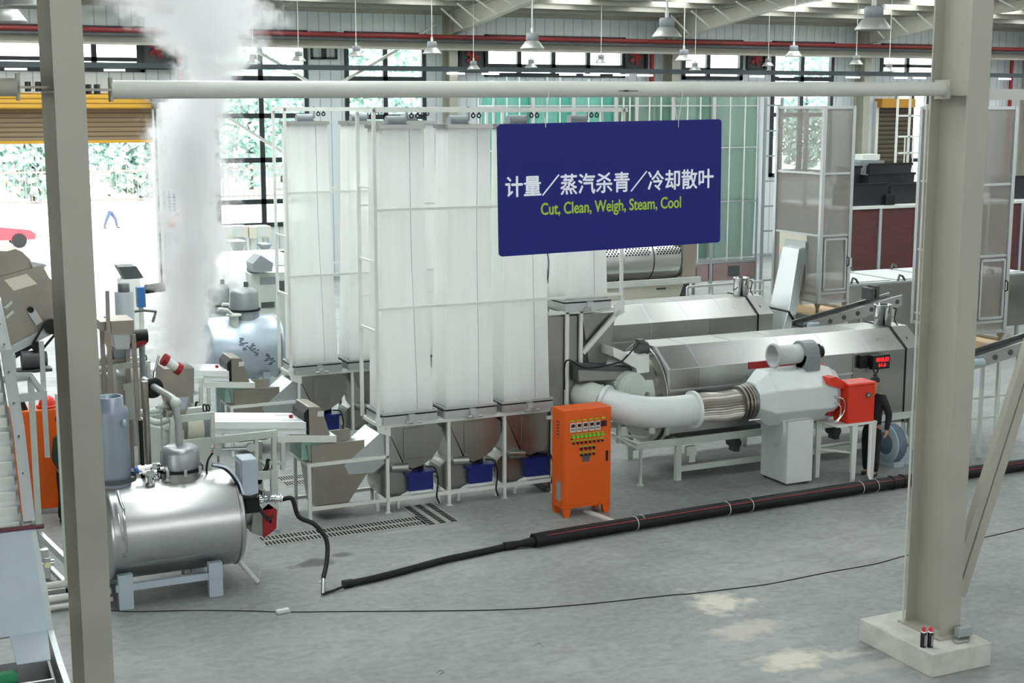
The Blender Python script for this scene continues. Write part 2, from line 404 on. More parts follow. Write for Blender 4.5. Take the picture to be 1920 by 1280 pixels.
# back wall with openings
WIN = []       # x0, x1, z0, z1, mullions x, transoms z
def P2(x, y): p = A(x, y, YW); return p.x, p.z
M_clad = striped('ribbed_wall_cladding', '#d2dadb', '#a9b3b4', .42, 'X', .10, .45, .35)
def wall_holes(mb, x0, x1, z0, z1, holes, y0, y1):
    X = sorted({x0, x1, *[h[0] for h in holes], *[h[1] for h in holes]})
    for a, b in zip(X, X[1:]):
        cut = sorted([(h[2], h[3]) for h in holes if h[0] <= a+1e-6 and h[1] >= b-1e-6]); z = z0
        for c, d in cut:
            if c > z+1e-4: mb.box((a, y0, z), (b, y1, c))
            z = max(z, d)
        if z < z1-1e-4: mb.box((a, y0, z), (b, y1, z1))
ZT = 9.05
def xw(x): return P2(x, 150)[0]
def zw(y, x=960): return P2(x, y)[1]
wins = [('strip', xw(-95), xw(272), zw(134, 100), ZT, [xw(-10), xw(87), xw(178)], []),
        ('tall', xw(398), xw(577), zw(425, 500), ZT, [xw(488)], [zw(378, 490), zw(300, 490), zw(217, 490), zw(147, 490)]),
        ('tall', xw(646), xw(798), zw(400, 700), ZT, [xw(722)], [zw(300, 700), zw(219, 700), zw(148, 700)]),
        ('strip', xw(908), xw(1171), zw(145, 1040), ZT, [xw(973), xw(1037), xw(1102)], []),
        ('strip', xw(1278), xw(1391), zw(150, 1340), ZT, [xw(1327)], []),
        ('tall', xw(1446), xw(1562), zw(330, 1500), ZT, [xw(1503)], [zw(215, 1500), zw(148, 1500)]),
        ('strip', xw(1649), xw(1757), zw(142, 1700), ZT, [xw(1700)], []),
        ('tall', xw(1681), xw(1742), zw(420, 1710), zw(172, 1710), [xw(1712)], [zw(300, 1710)])]
DOOR = (3.4, P2(287, 300)[0], 0, 6.25)
DOOR2 = (P2(1641, 250)[0], P2(1677, 250)[0], 0, P2(1660, 190)[1])
holes = [(a, b, c, d) for _, a, b, c, d, _, _ in wins] + [DOOR, DOOR2]
wb = MB(); wall_holes(wb, -20, 79, 0, 10.15, holes, YW, YW+.14)
struct(wb.obj('wall_back', M_clad))
for i, (k, a, b, c, d, mx, tz) in enumerate(wins):
    f = MB(); t = .16
    f.box((a, YW-.06, c), (a+t, YW+.12, d)).box((b-t, YW-.06, c), (b, YW+.12, d)).box((a, YW-.06, d-t), (b, YW+.12, d)).box((a, YW-.06, c), (b, YW+.12, c+t))
    for x in mx: f.box((x-.09, YW-.05, c), (x+.09, YW+.1, d))
    for z in tz: f.box((a, YW-.05, z-.09), (b, YW+.1, z+.09))
    if k == 'strip': f.box((a, YW-.05, c+.36), (b, YW+.1, c+.5))
    fo = struct(f.obj('window_%d' % (i+1), M_win))
    g = MB().box((a+t, YW+.03, c+t), (b-t, YW+.04, d-t)); struct(g.obj('window_pane', M_glass, fo))
# door_1: rolled up shutter in a yellow box
M_shut = striped('brown_shutter_slats', '#8a7659', '#5d4e39', .16, 'Z', .25, .5, .6)
M_shut2 = striped('dark_brown_shutter_slats', '#4d4230', '#2f2819', .2, 'Z', .3, .5, .6)
M_yel = striped('yellow_shutter_box', '#d9a52c', '#8f6b1e', .16, 'Z', .22, .45, .5)
zb = P2(230, 262)[1]; zt = P2(230, 204)[1]; zc = P2(230, 180)[1]
d1 = struct(MB().box((DOOR[0], YW-.12, zb), (DOOR[1], YW-.04, zt+.1)).obj('door_1', M_shut))
struct(MB().box((DOOR[0]-.1, YW-.6, zt), (DOOR[1]+.05, YW-.05, zc+.1)).obj('shutter_box', M_yel, d1))
struct(MB().box((DOOR[0], YW-.14, zb-.1), (DOOR[1], YW-.02, zb)).obj('bottom_bar', mat('yellow_bar', '#d9a52c', .45), d1))
struct(MB().box((DOOR[1]-.02, YW-.22, 0), (DOOR[1]+.06, YW+.1, zt)).box((DOOR[1]+.14, YW-.16, 0), (DOOR[1]+.26, YW-.02, zt+.2)).obj('door_rail', M_frame, d1))
struct(MB().box((DOOR[1]+.06, YW-.1, 0), (DOOR[1]+.13, YW+.1, zt)).obj('rubber_seal', M_black, d1))
mo = MB().cyl((DOOR[1]-.15, YW-.75, zt+.35), (DOOR[1]+.45, YW-.75, zt+.35), .12).box((DOOR[1]-.1, YW-.9, zt), (DOOR[1]+.1, YW-.55, zt+.3))
struct(mo.obj('door_motor', M_dkgrey, d1))
struct(MB().cyl((DOOR[1]-.45, YW-.7, zt+.5), (DOOR[1]-.15, YW-.7, zt+.5), .1).obj('motor_cap', mat('blue_cap', '#2e62b8', .4), d1))
# door_2: closed brown shutter
d2 = struct(MB().box((DOOR2[0], YW-.1, 0), (DOOR2[1]+.9, YW-.02, DOOR2[3])).obj('door_2', M_shut2))
struct(MB().box((DOOR2[0]-.1, YW-.5, DOOR2[3]-.28), (DOOR2[1]+.7, YW-.02, DOOR2[3]+.12)).obj('shutter_box', mat('ochre_box', '#b8861f', .45), d2))
struct(MB().box((DOOR2[0]-.16, YW-.2, 0), (DOOR2[0], YW-.01, DOOR2[3])).obj('door_rail', M_frame, d2))
# wall columns, rafters with fly braces
def hcol(mb, x, y0, y1, z0, z1, b, tf=.02, tw=.012):
    mb.box((x-b/2, y0, z0), (x+b/2, y0+tf, z1)).box((x-b/2, y1-tf, z0), (x+b/2, y1, z1)).box((x-tw/2, y0+tf, z0), (x+tw/2, y1-tf, z1))
for x in BAY[1:]:
    c = MB(); hcol(c, x, YW-.7, YW-.02, 0, zr(YW)-.1, .34); struct(c.obj('wall_column', M_beam))
    r = MB(); y0, y1 = YW-.6, 20.0
    def zb_(y): return 9.0+(YW-.6-y)*.118 if y > 43 else 9.0+7.4*.118+(43-y)*.055
    ys = [y0, 47, 43, 36, 28, y1]
    for a, b in zip(ys, ys[1:]):
        for dx, lo, hi in ((.006, 0, None), (.14, 0, .03), (.14, None, 0)):
            def ring(y):
                zt_ = zr(y)-.21; z0_ = zb_(y)
                q = (z0_, zt_) if (lo == 0 and hi is None) else ((z0_-.03, z0_) if lo == 0 else (zt_-.03, zt_))
                return [V(x-dx, y, q[0]), V(x+dx, y, q[0]), V(x+dx, y, q[1]), V(x-dx, y, q[1])]
            r.loft([ring(a), ring(b)])
    ro = struct(r.obj('rafter', M_beam))
    fb = MB()
    for y in (49.2, 47.7, 46.2, 44.7, 43.2, 41.7, 40.2): fb.bar((x-.1, y, zb_(y)+.02), (x-.95, y, zr(y)-.25), .05)
    struct(fb.obj('fly_brace', M_frame, ro))
# wall girt strip at the eave, brace rods
struct(MB().box((-19, YW-.25, 9.72), (78, YW-.02, 9.95)).obj('trim_1', M_beam))
for a, b in (((430, 222), (546, 296)), ((480, 95), (590, 160)), ((598, 178), (740, 96)), ((740, 96), (822, 42))):
    p, q = A(*a, YW-.45), A(*b, YW-.45); struct(MB().bar(p, q, .16, .1).obj('wall_brace', M_pipe))
# runway beam, red sprinkler main, black conduit with tube lights
zbm = P2(1000, 98)[1]
struct(MB().box((-18, YW-1.05, zbm-.02), (78, YW-.75, zbm+.05)).box((-18, YW-.91, zbm+.05), (78, YW-.89, zbm+.42)).box((-18, YW-1.05, zbm+.42), (78, YW-.75, zbm+.46)).obj('runway_beam', M_beam))
rpz = P2(1000, 77)[1]+.03
tag(MB().cyl((-18, YW-1.15, rpz), (78, YW-1.15, rpz), .085, n=14).obj('sprinkler_pipe', mat('sprinkler_red', '#7f2428', .5)), 'long horizontal red sprinkler pipe above the runway beam', 'pipe')
tag(MB().cyl((-18, YW-1.14, rpz-.16), (78, YW-1.14, rpz-.16), .06, n=12).obj('cable_conduit', M_dkgrey), 'long dark grey conduit right under the red horizontal pipe', 'pipe')
cz = P2(1000, 132)[1]
co = tag(MB().box((-18, YW-.75, cz-.09), (78, YW-.6, cz+.09)).obj('cable_tray', mat('dark_tray', '#3a4448', .45)), 'long dark cable tray running across the upper windows', 'cable tray')
lt = emit('tube_light', '#ffffff', 1.6)
for i, x in enumerate((30, 215, 540, 855, 920, 1065, 1110, 1165, 1210, 1420, 1475, 1600, 1690, 1725, 1885)):
    p = A(x, 137-.005*(1000-x), YW-.8)
    tag(MB().box((p.x-.35, YW-.82, cz-.2), (p.x+.35, YW-.74, cz-.13)).obj('tube_light', lt), 'small white tube light slung under the dark cable tray', 'light', 'tube lights under the cable tray')
for i, x in enumerate((337, 1222, 1897)):
    p = A(x, 130, YW-.3); z0 = .0
    tag(MB().cyl((p.x, YW-.3, z0), (p.x, YW-.3, zbm), .09, n=12).obj('riser_pipe', M_dred),
        ('vertical red pipe on the wall right of the yellow shutter box', 'vertical red pipe on the wall right of the four pane window', 'vertical red pipe on the wall beyond the right column')[i], 'pipe')
# exhaust fans in dark frames
for i, (x, y, wd) in enumerate(((295, 95, 60), (888, 110, 48), (1194, 110, 42), (1420, 112, 40))):
    p = A(x, y, YW-.15); s_ = wd/2*YW/2300
    t = thing('exhaust_fan', ('wall fan in a dark frame right of the yellow shutter', 'wall fan in a dark frame left of the four pane window', 'wall fan in a dark frame right of the four pane window', 'wall fan in a dark frame right of the two pane window')[i], 'fan', p)
    f = MB()
    for dx in (-1, 1): f.box((p.x+dx*s_-.05, YW-.18, p.z-s_*.9), (p.x+dx*s_+.05, YW-.02, p.z+s_*1.1))
    for dz in (-.9, 1.1): f.box((p.x-s_, YW-.18, p.z+dz*s_-.05), (p.x+s_, YW-.02, p.z+dz*s_+.05))
    f.obj('fan_frame', M_win, t); MB().box((p.x-s_, YW-.05, p.z-s_*.9), (p.x+s_, YW-.01, p.z+s_*1.1)).obj('back_plate', M_dkgrey, t)
    b = MB()
    for k in range(5):
        a = k*2*PI/5; b.bar((p.x, YW-.12, p.z+.05), (p.x+.3*math.cos(a), YW-.1, p.z+.05+.3*math.sin(a)), .16, .02, up=(0, 1, 0))
    b.cyl((p.x, YW-.16, p.z+.05), (p.x, YW-.05, p.z+.05), .1); b.obj('fan_blade', M_dred, t)
for i, x in enumerate((595, 620)):
    p = A(x, 85, YW-.1); f = MB()
    f.box((p.x-.25, YW-.12, p.z-.5), (p.x-.17, YW-.03, p.z+.5)).box((p.x+.17, YW-.12, p.z-.5), (p.x+.25, YW-.03, p.z+.5)).box((p.x-.25, YW-.12, p.z-.5), (p.x+.25, YW-.03, p.z-.42)).box((p.x-.25, YW-.12, p.z+.42), (p.x+.25, YW-.03, p.z+.5))
    tag(f.obj('wall_frame', M_win), 'small dark rectangular frame on the upper wall, %s of a pair' % ('left', 'right')[i], 'frame')
# ---------------- unseen sides of the hall: end walls and the wall behind the viewer with a window band
ew = MB(); wall_holes(ew, -22, 80, 0, 13.6, [(-20, 78, 7.4, 9.4)], -14.1, -14.0); struct(ew.obj('wall_front', M_clad))
for nm, x, za, zb2 in (('wall_left', -22.1, 9.0, 9.1), ('wall_right', 80, 7.0, 8.5)):
    e = MB()
    if x < 0:
        hs_ = [(-14, 3, 2.5, 6.5)]
        Ya = sorted({-14, YW, -14, 3})
        e.box((x, 3, 0), (x+.1, YW, 14.0)).box((x, -14, 0), (x+.1, 3, 2.5)).box((x, -14, 6.5), (x+.1, 3, 14))  # unseen band left open, added to light the right column
    else: e.box((x, -14, 0), (x+.1, YW, za)).box((x, -14, zb2), (x+.1, YW, 14.0))
    struct(e.obj(nm, M_clad))
# ---------------- outdoors
M_pave = mat('pale_paving', '#dddbd6', .8, var=.05, vscale=.3)
tag(MB().box((-60, YW+.16, -.1), (140, 150, -.01)).obj('forecourt', M_pave), 'pale forecourt outside the open shutter door', 'ground')
bpy.data.objects['forecourt']['kind'] = 'structure'
yf = 92.0
t = thing('railing_fence', 'pale bar fence beyond the forecourt', 'fence', (10, yf, 0))
pk = MB()
x = -4.0
while x < 62: pk.box((x, yf-.03, .1), (x+.06, yf+.03, 2.6)); x += .34
M_fence = mat('fence_paint', '#6b625d', .6)
pk.obj('picket', M_fence, t)['kind'] = 'stuff'
MB().box((-4, yf-.04, 2.2), (62, yf+.04, 2.32)).obj('rail', M_fence, t); MB().box((-4, yf-.04, .4), (62, yf+.04, .52)).obj('rail', M_fence, t)
M_leaf = mat('hazy_green_leaves', '#a0bbb0', .8, var=.25, vscale=.8)
M_leaf2 = mat('yellowing_leaves', '#c2b676', .8, var=.3, vscale=.8)
M_bark = mat('bark', '#5b4c40', .9)
def tree(x, y, h, r, m, label, seed):
    rnd = random.Random(seed); t = thing('tree', label, 'tree', (x, y, 0), 'trees beyond the fence')
    MB().cyl((x, y, 0), (x, y, h*.6), .25, .12, 10).obj('trunk', M_bark, t)
    f = MB()
    for _ in range(2200):
        u, a = rnd.random(), rnd.random()*2*PI; zz = 2*rnd.random()-1; q = math.sqrt(1-zz*zz)*(u**.33)
        c = V(x+r*q*math.cos(a), y+r*q*math.sin(a), h*.52+h*.5*zz*(u**.33)); e = .32
        d1_, d2_ = V(rnd.uniform(-1, 1), rnd.uniform(-1, 1), rnd.uniform(-1, 1)).normalized()*e, V(rnd.uniform(-1, 1), rnd.uniform(-1, 1), rnd.uniform(-1, 1)).normalized()*e
        f.add([c-d1_, c+d2_, c+d1_, c-d2_], [(0, 1, 2, 3)])
    f.obj('foliage', m, t)
for i, (px, w_, h, m, lab) in enumerate(((60, 3.0, 8.5, M_leaf, 'green tree seen through the open door left of the column'), (40, 1.6, 4.5, M_leaf2, 'yellowing tree with low crown at the left of the open door'),
        (215, 3.4, 9.0, M_leaf, 'green tree seen through the open door just right of the column'), (262, 3.2, 8.0, M_leaf, 'green tree close to the right jamb of the open door'),
        (470, 4.2, 11, M_leaf, 'green tree behind the tall window left of the bags'), (530, 3.6, 9.5, M_leaf, 'green tree behind the tall window close to the first bag'), (720, 4.5, 12, M_leaf, 'green tree behind the second tall window'),
        (1510, 5, 13, M_leaf, 'green tree behind the window above the mesh cabinet'))):
    yt = 98+9*(i % 3); p = A(px, 300, yt); tree(p.x, yt, h, min(w_, 3.6), m, lab, i)
# ================================================================ NEAR STRUCTURE, SIGN, FLOOR THINGS
def pz(Y, *pts): return [(lambda p: (p.x, p.z))(A(x, y, Y)) for x, y in pts]
YC = 12.06
def near_col(x0, x1, zbase, name, label, dep=.6):
    t = thing(name, label, 'column', ((x0+x1)/2, YC+.3, zbase)); xm = (x0+x1)/2; y1 = YC+dep
    MB().box((x0, YC, zbase), (x1, YC+.022, zr(YC)-.02)).obj('front_flange', M_beam, t)
    MB().box((x0, y1-.022, zbase), (x1, y1, zr(YC)-.02)).obj('rear_flange', M_beam, t)
    MB().box((xm-.008, YC+.022, zbase), (xm+.008, y1-.022, zr(YC)-.02)).obj('web', M_beam, t)
    z = 6.50; st = MB()
    for zz in (z, ): st.box((x0+.01, YC+.022, zz-.009), (xm-.008, y1-.022, zz+.009)).box((xm+.008, YC+.022, zz-.009), (x1-.01, y1-.022, zz+.009))
    st.obj('stiffener', M_beam, t)
    MB().box((x0-.06, YC-.06, zbase), (x1+.06, y1+.06, zbase+.025)).obj('base_plate', M_beam, t)
    return t
near_col(1.655, 1.9, 0, 'steel_column', 'beige steel H column at the left, in front of the horizontal boiler', .78)
near_col(11.22, 11.52, .28, 'steel_column', 'beige steel H column standing on the concrete plinth at the right')
for o in [o for o in COL.objects if o.name.startswith('steel_column')]: o['kind'] = 'structure'
pl = MB().box((10.82, 11.73, 0), (11.70, 13.0, .28)).obj('concrete_plinth', M_conc, bevel=.012); tag(pl, 'rough concrete block under the right steel column', 'plinth')
# tie pipe between the columns with end plates and bolts
yb = YC+.3
pa, pb = A(207, 168, yb), V(11.12, yb, A(1760, 167, yb).z)
tp = thing('tie_pipe', 'thick grey white tie pipe spanning between the two columns', 'pipe', ((pa.x+pb.x)/2, yb, pa.z))
MB().cyl(pa, pb, .076, n=28).obj('tube', M_pipe, tp)
MB().box((pa.x-.01, yb-.05, pa.z-.1), (pa.x+.012, yb+.05, pa.z+.1)).obj('end_plate', M_beam, tp)
MB().box((11.12, yb-.12, pb.z-.11), (11.14, yb+.12, pb.z+.1)).obj('end_plate', M_beam, tp)
MB().box((1.89, yb-.09, pa.z-.012), (pa.x, yb+.09, pa.z+.008)).obj('gusset_plate', M_beam, tp)
sc1 = MB(); q_ = A(1170, 170, yb-.076); sc1.box((q_.x-.06, yb-.0775, q_.z-.006), (q_.x+.16, yb-.0765, q_.z+.003)).box((q_.x, yb-.0775, q_.z-.01), (q_.x+.05, yb-.0765, q_.z+.008)); sc1.obj('scuff_mark', M_dkgrey, tp)
def bolts(par, xs_, y, z):
    for x in xs_:
        for dy in (-.05, .05): MB().cyl((x, y+dy, z), (x, y+dy, z+.035), .018, n=6).cyl((x, y+dy, z-.045), (x, y+dy, z-.012), .018, n=6).obj('bolt', M_dkgrey, par)
bolts(tp, (1.97, 2.04), yb, pa.z+.008)
pk_ = A(33, 163, yb)
tp2 = thing('tie_pipe', 'short visible end of a tie pipe left of the left column', 'pipe', (0, yb, pk_.z))
MB().cyl((-3, yb, pk_.z), (pk_.x-.01, yb, pk_.z), .076, n=28).obj('tube', M_beam, tp2)
MB().box((pk_.x-.012, yb-.05, pk_.z-.11), (pk_.x+.01, yb+.05, pk_.z+.11)).obj('end_plate', M_beam, tp2)
MB().box((pk_.x, yb-.09, pk_.z-.012), (1.64, yb+.09, pk_.z+.008)).obj('gusset_plate', M_beam, tp2)
bolts(tp2, (pk_.x+.08, pk_.x+.16), yb, pk_.z+.008)
q = A(1868, 172, yb); r_ = A(1918, 172, yb)
tag(MB().box((11.50, yb-.06, q.z-.09), (21.4, yb+.06, q.z+.03)).obj('tie_beam', M_pipe), 'grey tie beam leaving the right column to the right', 'beam')
# raking double angle brace at the right column
p0 = V(11.45, YC+.3, G(1800, 1100, 0.62).z); p0 = A(1803, 1072, YC+.3); p1 = A(1935, 655, YC+.3)
d = (p1-p0); p0 = p0 - d*.10; p1 = p0 + d*2.2
br = thing('diagonal_brace', 'raking pair of beige angles behind the right column foot', 'brace', p0)
n_ = V(-d.z, 0, d.x).normalized()
for k in (-1, 1): MB().bar(p0+n_*(k*.075), p1+n_*(k*.075), .02 if k == 0 else .09, .125, up=n_).obj('angle', M_beam, br)
# conduit on the right column, junction box, cans
tag(MB().cyl((11.16, YC+.57, .30), (11.16, YC+.57, 6.4), .014, n=8).obj('conduit', M_pipe), 'thin white conduit running up the left edge of the right column', 'conduit')
bx = MB().box((11.38, YC-.13, .31), (11.6, YC-.05, .42)).obj('socket_box', mat('clear_grey_plastic', '#9aa5a3', .3), bevel=.008); tag(bx, 'grey socket box at the foot of the right column', 'socket')
tag(MB().tube([(11.42, YC-.09, .32), (11.3, YC-.12, .295), (11.28, YC-.2, .292), (11.45, YC-.22, .292), (11.62, YC-.05, .292)], .008).obj('cable', M_grey), 'grey cable end lying by the socket box on the plinth', 'cable')
for i, px_ in enumerate((1734, 1747)):
    p = G(px_, 1214, .28); c = V(p.x, p.y+.03, .281)
    t = thing('spray_can', ('left of two black cans with red caps on the plinth', 'right of two black cans with red caps on the plinth')[i], 'can', c, 'cans on the plinth')
    MB().lathe([(.0, 0), (.033, 0), (.034, .01), (.034, .16), (.028, .175), (.0, .175)], c, n=20).obj('can_body', mat('black_tin', '#17131a', .3), t)
    MB().lathe([(.0305, .174), (.031, .182), (.022, .187)], c, n=20).obj('rim', M_chrome, t)
    MB().lathe([(.022, .18), (.022, .225), (.018, .232), (0, .232)], c, n=16).obj('cap', mat('red_plastic', '#e0243a', .4), t)
    MB().box((c.x-.012, c.y-.0352, .3), (c.x+.006, c.y-.033, .43)).obj('label', mat('silver_label', '#a9a2a8', .4), t)
# ---------------------------------------------------------------- hanging sign
ys = 12.36
sc_ = (A(932, 233, ys)+A(1354, 223, ys)+A(932, 481, ys)+A(1350, 454, ys))/4
SW = (A(1352, 223, ys).x-A(932, 233, ys).x); SH = (A(932, 233, ys).z-A(932, 481, ys).z+A(1352, 223, ys).z-A(1352, 454, ys).z)/2
roll = math.atan2(A(1353, 223, ys).z-A(932, 233, ys).z+A(1350, 454, ys).z-A(932, 481, ys).z, 2*SW)
SM = Matrix.Translation(sc_) @ Matrix.Rotation(-roll, 4, 'Y') @ Matrix.Rotation(PI/2, 4, 'X')
sg = thing('hanging_sign', 'blue hanging sign board with white and green lettering', 'sign', sc_)
def rrect(w_, h_, r, n=6):
    out = []
    for cx, cy, a in ((w_/2-r, h_/2-r, 0), (-w_/2+r, h_/2-r, PI/2), (-w_/2+r, -h_/2+r, PI), (w_/2-r, -h_/2+r, 1.5*PI)):
        for i in range(n+1): out.append((cx+r*math.cos(a+PI/2*i/n), cy+r*math.sin(a+PI/2*i/n)))
    return out
b = MB(); rr_ = rrect(SW, SH, .035)
b.loft([[SM @ V(x, y, -.012) for x, y in rr_], [SM @ V(x, y, .012) for x, y in rr_]]); b.obj('board', M_navy, sg)
def fit_text(body, mat_, name, parent, Mx, w_, h_, thick=.002, bold=.0):
    o = text_mesh(body, 1, mat_, name, parent, Matrix.Identity(4), thick=0)
    base = V(0, 0, 0); p = parent
    while p is not None: base = base + p.location; p = p.parent
    me = o.data; cs = [v.co + base for v in me.vertices]; fs = [tuple(q.vertices) for q in me.polygons]
    x0, x1 = min(c.x for c in cs), max(c.x for c in cs); y0, y1 = min(c.y for c in cs), max(c.y for c in cs)
    offs = [(0, 0)] + ([(bold, 0), (-bold, 0), (0, bold), (0, -bold)] if bold else [])
    vs, ff = [], []
    for i, (dx, dy) in enumerate(offs):
        k = len(vs)
        vs += [tuple(Mx @ V((c.x-(x0+x1)/2)*(w_-2*bold)/(x1-x0)+dx, (c.y-(y0+y1)/2)*(h_-2*bold)/(y1-y0)+dy, thick+i*.0002) - base) for c in cs]
        ff += [tuple(j+k for j in f) for f in fs]
    m2 = bpy.data.meshes.new(name); m2.from_pydata(vs, [], ff); m2.materials.append(mat_); o.data = m2
    return o
def sign_uv(x, y): p = SM.inverted() @ A(x, y, ys-.013); return p.x, p.y
u0, v0 = sign_uv(947, 349); u1, v1 = sign_uv(1338, 335)
fit_text('计量／蒸汽杀青／冷却散叶', M_letw, 'lettering', sg, SM @ Matrix.Translation(((u0+u1)/2, (v0+v1)/2, .012)), u1-u0, .205, bold=.0042)['label'] = 'white Chinese lettering'
u0, v0 = sign_uv(1014, 393); u1, v1 = sign_uv(1277, 384)
fit_text('Cut, Clean, Weigh, Steam, Cool', M_letg, 'lettering', sg, SM @ Matrix.Translation(((u0+u1)/2, (v0+v1)/2, .012)), u1-u0, .155, bold=.003)['label'] = 'green English lettering'
for x in (1023, 1272):
    p = A(x, 233, ys-.02); top = V(p.x, yb-.08, 6.53)
    MB().tube([p - V(0, 0, .03), p + V(0, .0, .03), V(p.x, yb-.085, 6.5), V(p.x, yb, 6.62), V(p.x, yb+.085, 6.52), p + V(.005, .03, 0)], .004, 6).obj('hanging_wire', M_frame, sg)
# ---------------------------------------------------------------- floor: cable, charger, hose, gas pipe, drain grates
cb = [G(x, y, .006) for x, y in ((60, 1134), (160, 1139), (240, 1146), (360, 1144), (470, 1145), (518, 1147))]
cb2 = [G(x, y, .006) for x, y in ((545, 1147), (640, 1146), (800, 1145), (960, 1142), (1100, 1132), (1250, 1116), (1300, 1112), (1400, 1100), (1450, 1093), (1550, 1073), (1640, 1057), (1700, 1041), (1830, 1011), (1920, 990), (2000, 972))]
tag(MB().tube(bez(cb, 6), .007, 6).obj('floor_cable', M_black), 'thin black cord on the floor left of the white adapter', 'cord')
tag(MB().tube(bez(cb2, 6), .007, 6).obj('floor_cable', M_black), 'long thin black cord crossing the floor right of the white adapter', 'cord')
c = G(530, 1149, 0); rz = Matrix.Rotation(.15, 3, 'Z')
tag(MB().cbox(c+V(0, 0, .03), (.17, .07, .05), rz).obj('power_adapter', M_white, bevel=.008), 'small white power adapter lying on the floor between two cords', 'adapter')
for i, pts in enumerate(((( 1000, 1211), (1006, 1206), (1015, 1207), (1018, 1212)), ((818, 1262), (824, 1256), (832, 1259), (826, 1263)))):
    tag(MB().tube(bez([G(x, y, .004) for x, y in pts], 5), .004, 5).obj('wire_scrap', M_grey), ('small bent wire scrap on the floor, right of the other', 'small bent wire scrap on the floor, nearest the lower edge')[i], 'wire')
gp = thing('gas_pipe', 'long black plastic pipe with red stripe lying across the floor', 'pipe', G(1010, 1018))
thin = [G(x, y, .05) for x, y in ((652, 1094), (700, 1084), (760, 1069), (830, 1050), (900, 1035), (950, 1024))]
MB().tube(bez(thin, 5), .048, 12).obj('thin_hose', M_black, gp, 'thinner black end hose')
MB().tube([thin[0]-V(.07, 0, 0), thin[0]+V(.06, .0, 0)], .062, 12).obj('coupling', M_black, gp)
red_ = [G(945, 1024, .06), G(960, 1022, .06), G(975, 1019, .07), G(1000, 1015, .08), G(1020, 1010, .1)]
MB().tube(red_, .07, 14, rs=[.062, .062, .05, .075, .09]).obj('reducer', M_black, gp)
big = [G(x, y, .105) for x, y in ((1000, 1013), (1050, 1004), (1200, 979), (1340, 956), (1500, 931), (1690, 902), (1800, 887), (1920, 871), (2100, 848))]
MB().tube(bez(big, 5), .105, 18).obj('tube', M_black, gp)
cdir = V(0, -.75, .66)
MB().tube([p + cdir*.104 for p in bez(big, 5)][3:], .006, 6).obj('red_stripe', mat('pipe_stripe_red', '#a03038', .5), gp)
for x, y in ((1190, 981), (1203, 978), (1362, 953), (1405, 946), (1612, 914), (1640, 910)):
    p = G(x, y, .105); MB().torus(p, .108, .006, (1, .12, 0), 20, 6).obj('tie_wire', M_frame, gp)
for x in (1670, 1690): MB().torus(G(x, 905-(x-1670)*.15, .105), .108, .016, (1, .1, 0), 20, 6).obj('coupling', M_black, gp)
tag(MB().bar(G(1098, 957, .02), G(1160, 981, .02), .09, .035).obj('timber_strip', M_frame), 'white strip on the floor under the orange cabinet front', 'strip')
M_grate = mat('grate_concrete', '#a3a69f', .6, var=.1); M_hole = mat('drain_dark', '#0d0d0d', .9)
def grate(c0, c1, c2, c3, nx, ny, label, slot=.45, rot=False):
    """floor corners as pixels -> a grate with dark slots"""
    P = [G(*c, .004) for c in (c0, c1, c2, c3)]
    x0, x1 = min(p.x for p in P), max(p.x for p in P); y0, y1 = min(p.y for p in P), max(p.y for p in P)
    t = thing('drain_grate', label, 'drain', ((x0+x1)/2, (y0+y1)/2, 0))
    MB().box((x0, y0, .001), (x1, y1, .008)).obj('grate_plate', M_grate, t)
    m_ = MB()
    for i in range(nx):
        for j in range(ny):
            a, b_ = x0+(x1-x0)*(i+.25)/nx, x0+(x1-x0)*(i+.8)/nx; c_0, d_0 = y0+(y1-y0)*(j+.14)/ny, y0+(y1-y0)*(j+.86)/ny
            m_.box((a, c_0, .0085), (b_, d_0, .0105))
    m_.obj('slot', M_hole, t)['kind'] = 'stuff'
grate((500, 1024), (795, 983), (780, 968), (490, 1006), 44, 2, 'long slotted drain grate on the floor below the stainless trough')
grate((800, 985), (850, 974), (815, 945), (772, 948), 3, 12, 'square drain grate on the floor right of the long one')
grate((540, 912), (600, 896), (530, 898), (600, 884), 18, 2, 'slotted drain grate under the front steamer stand')
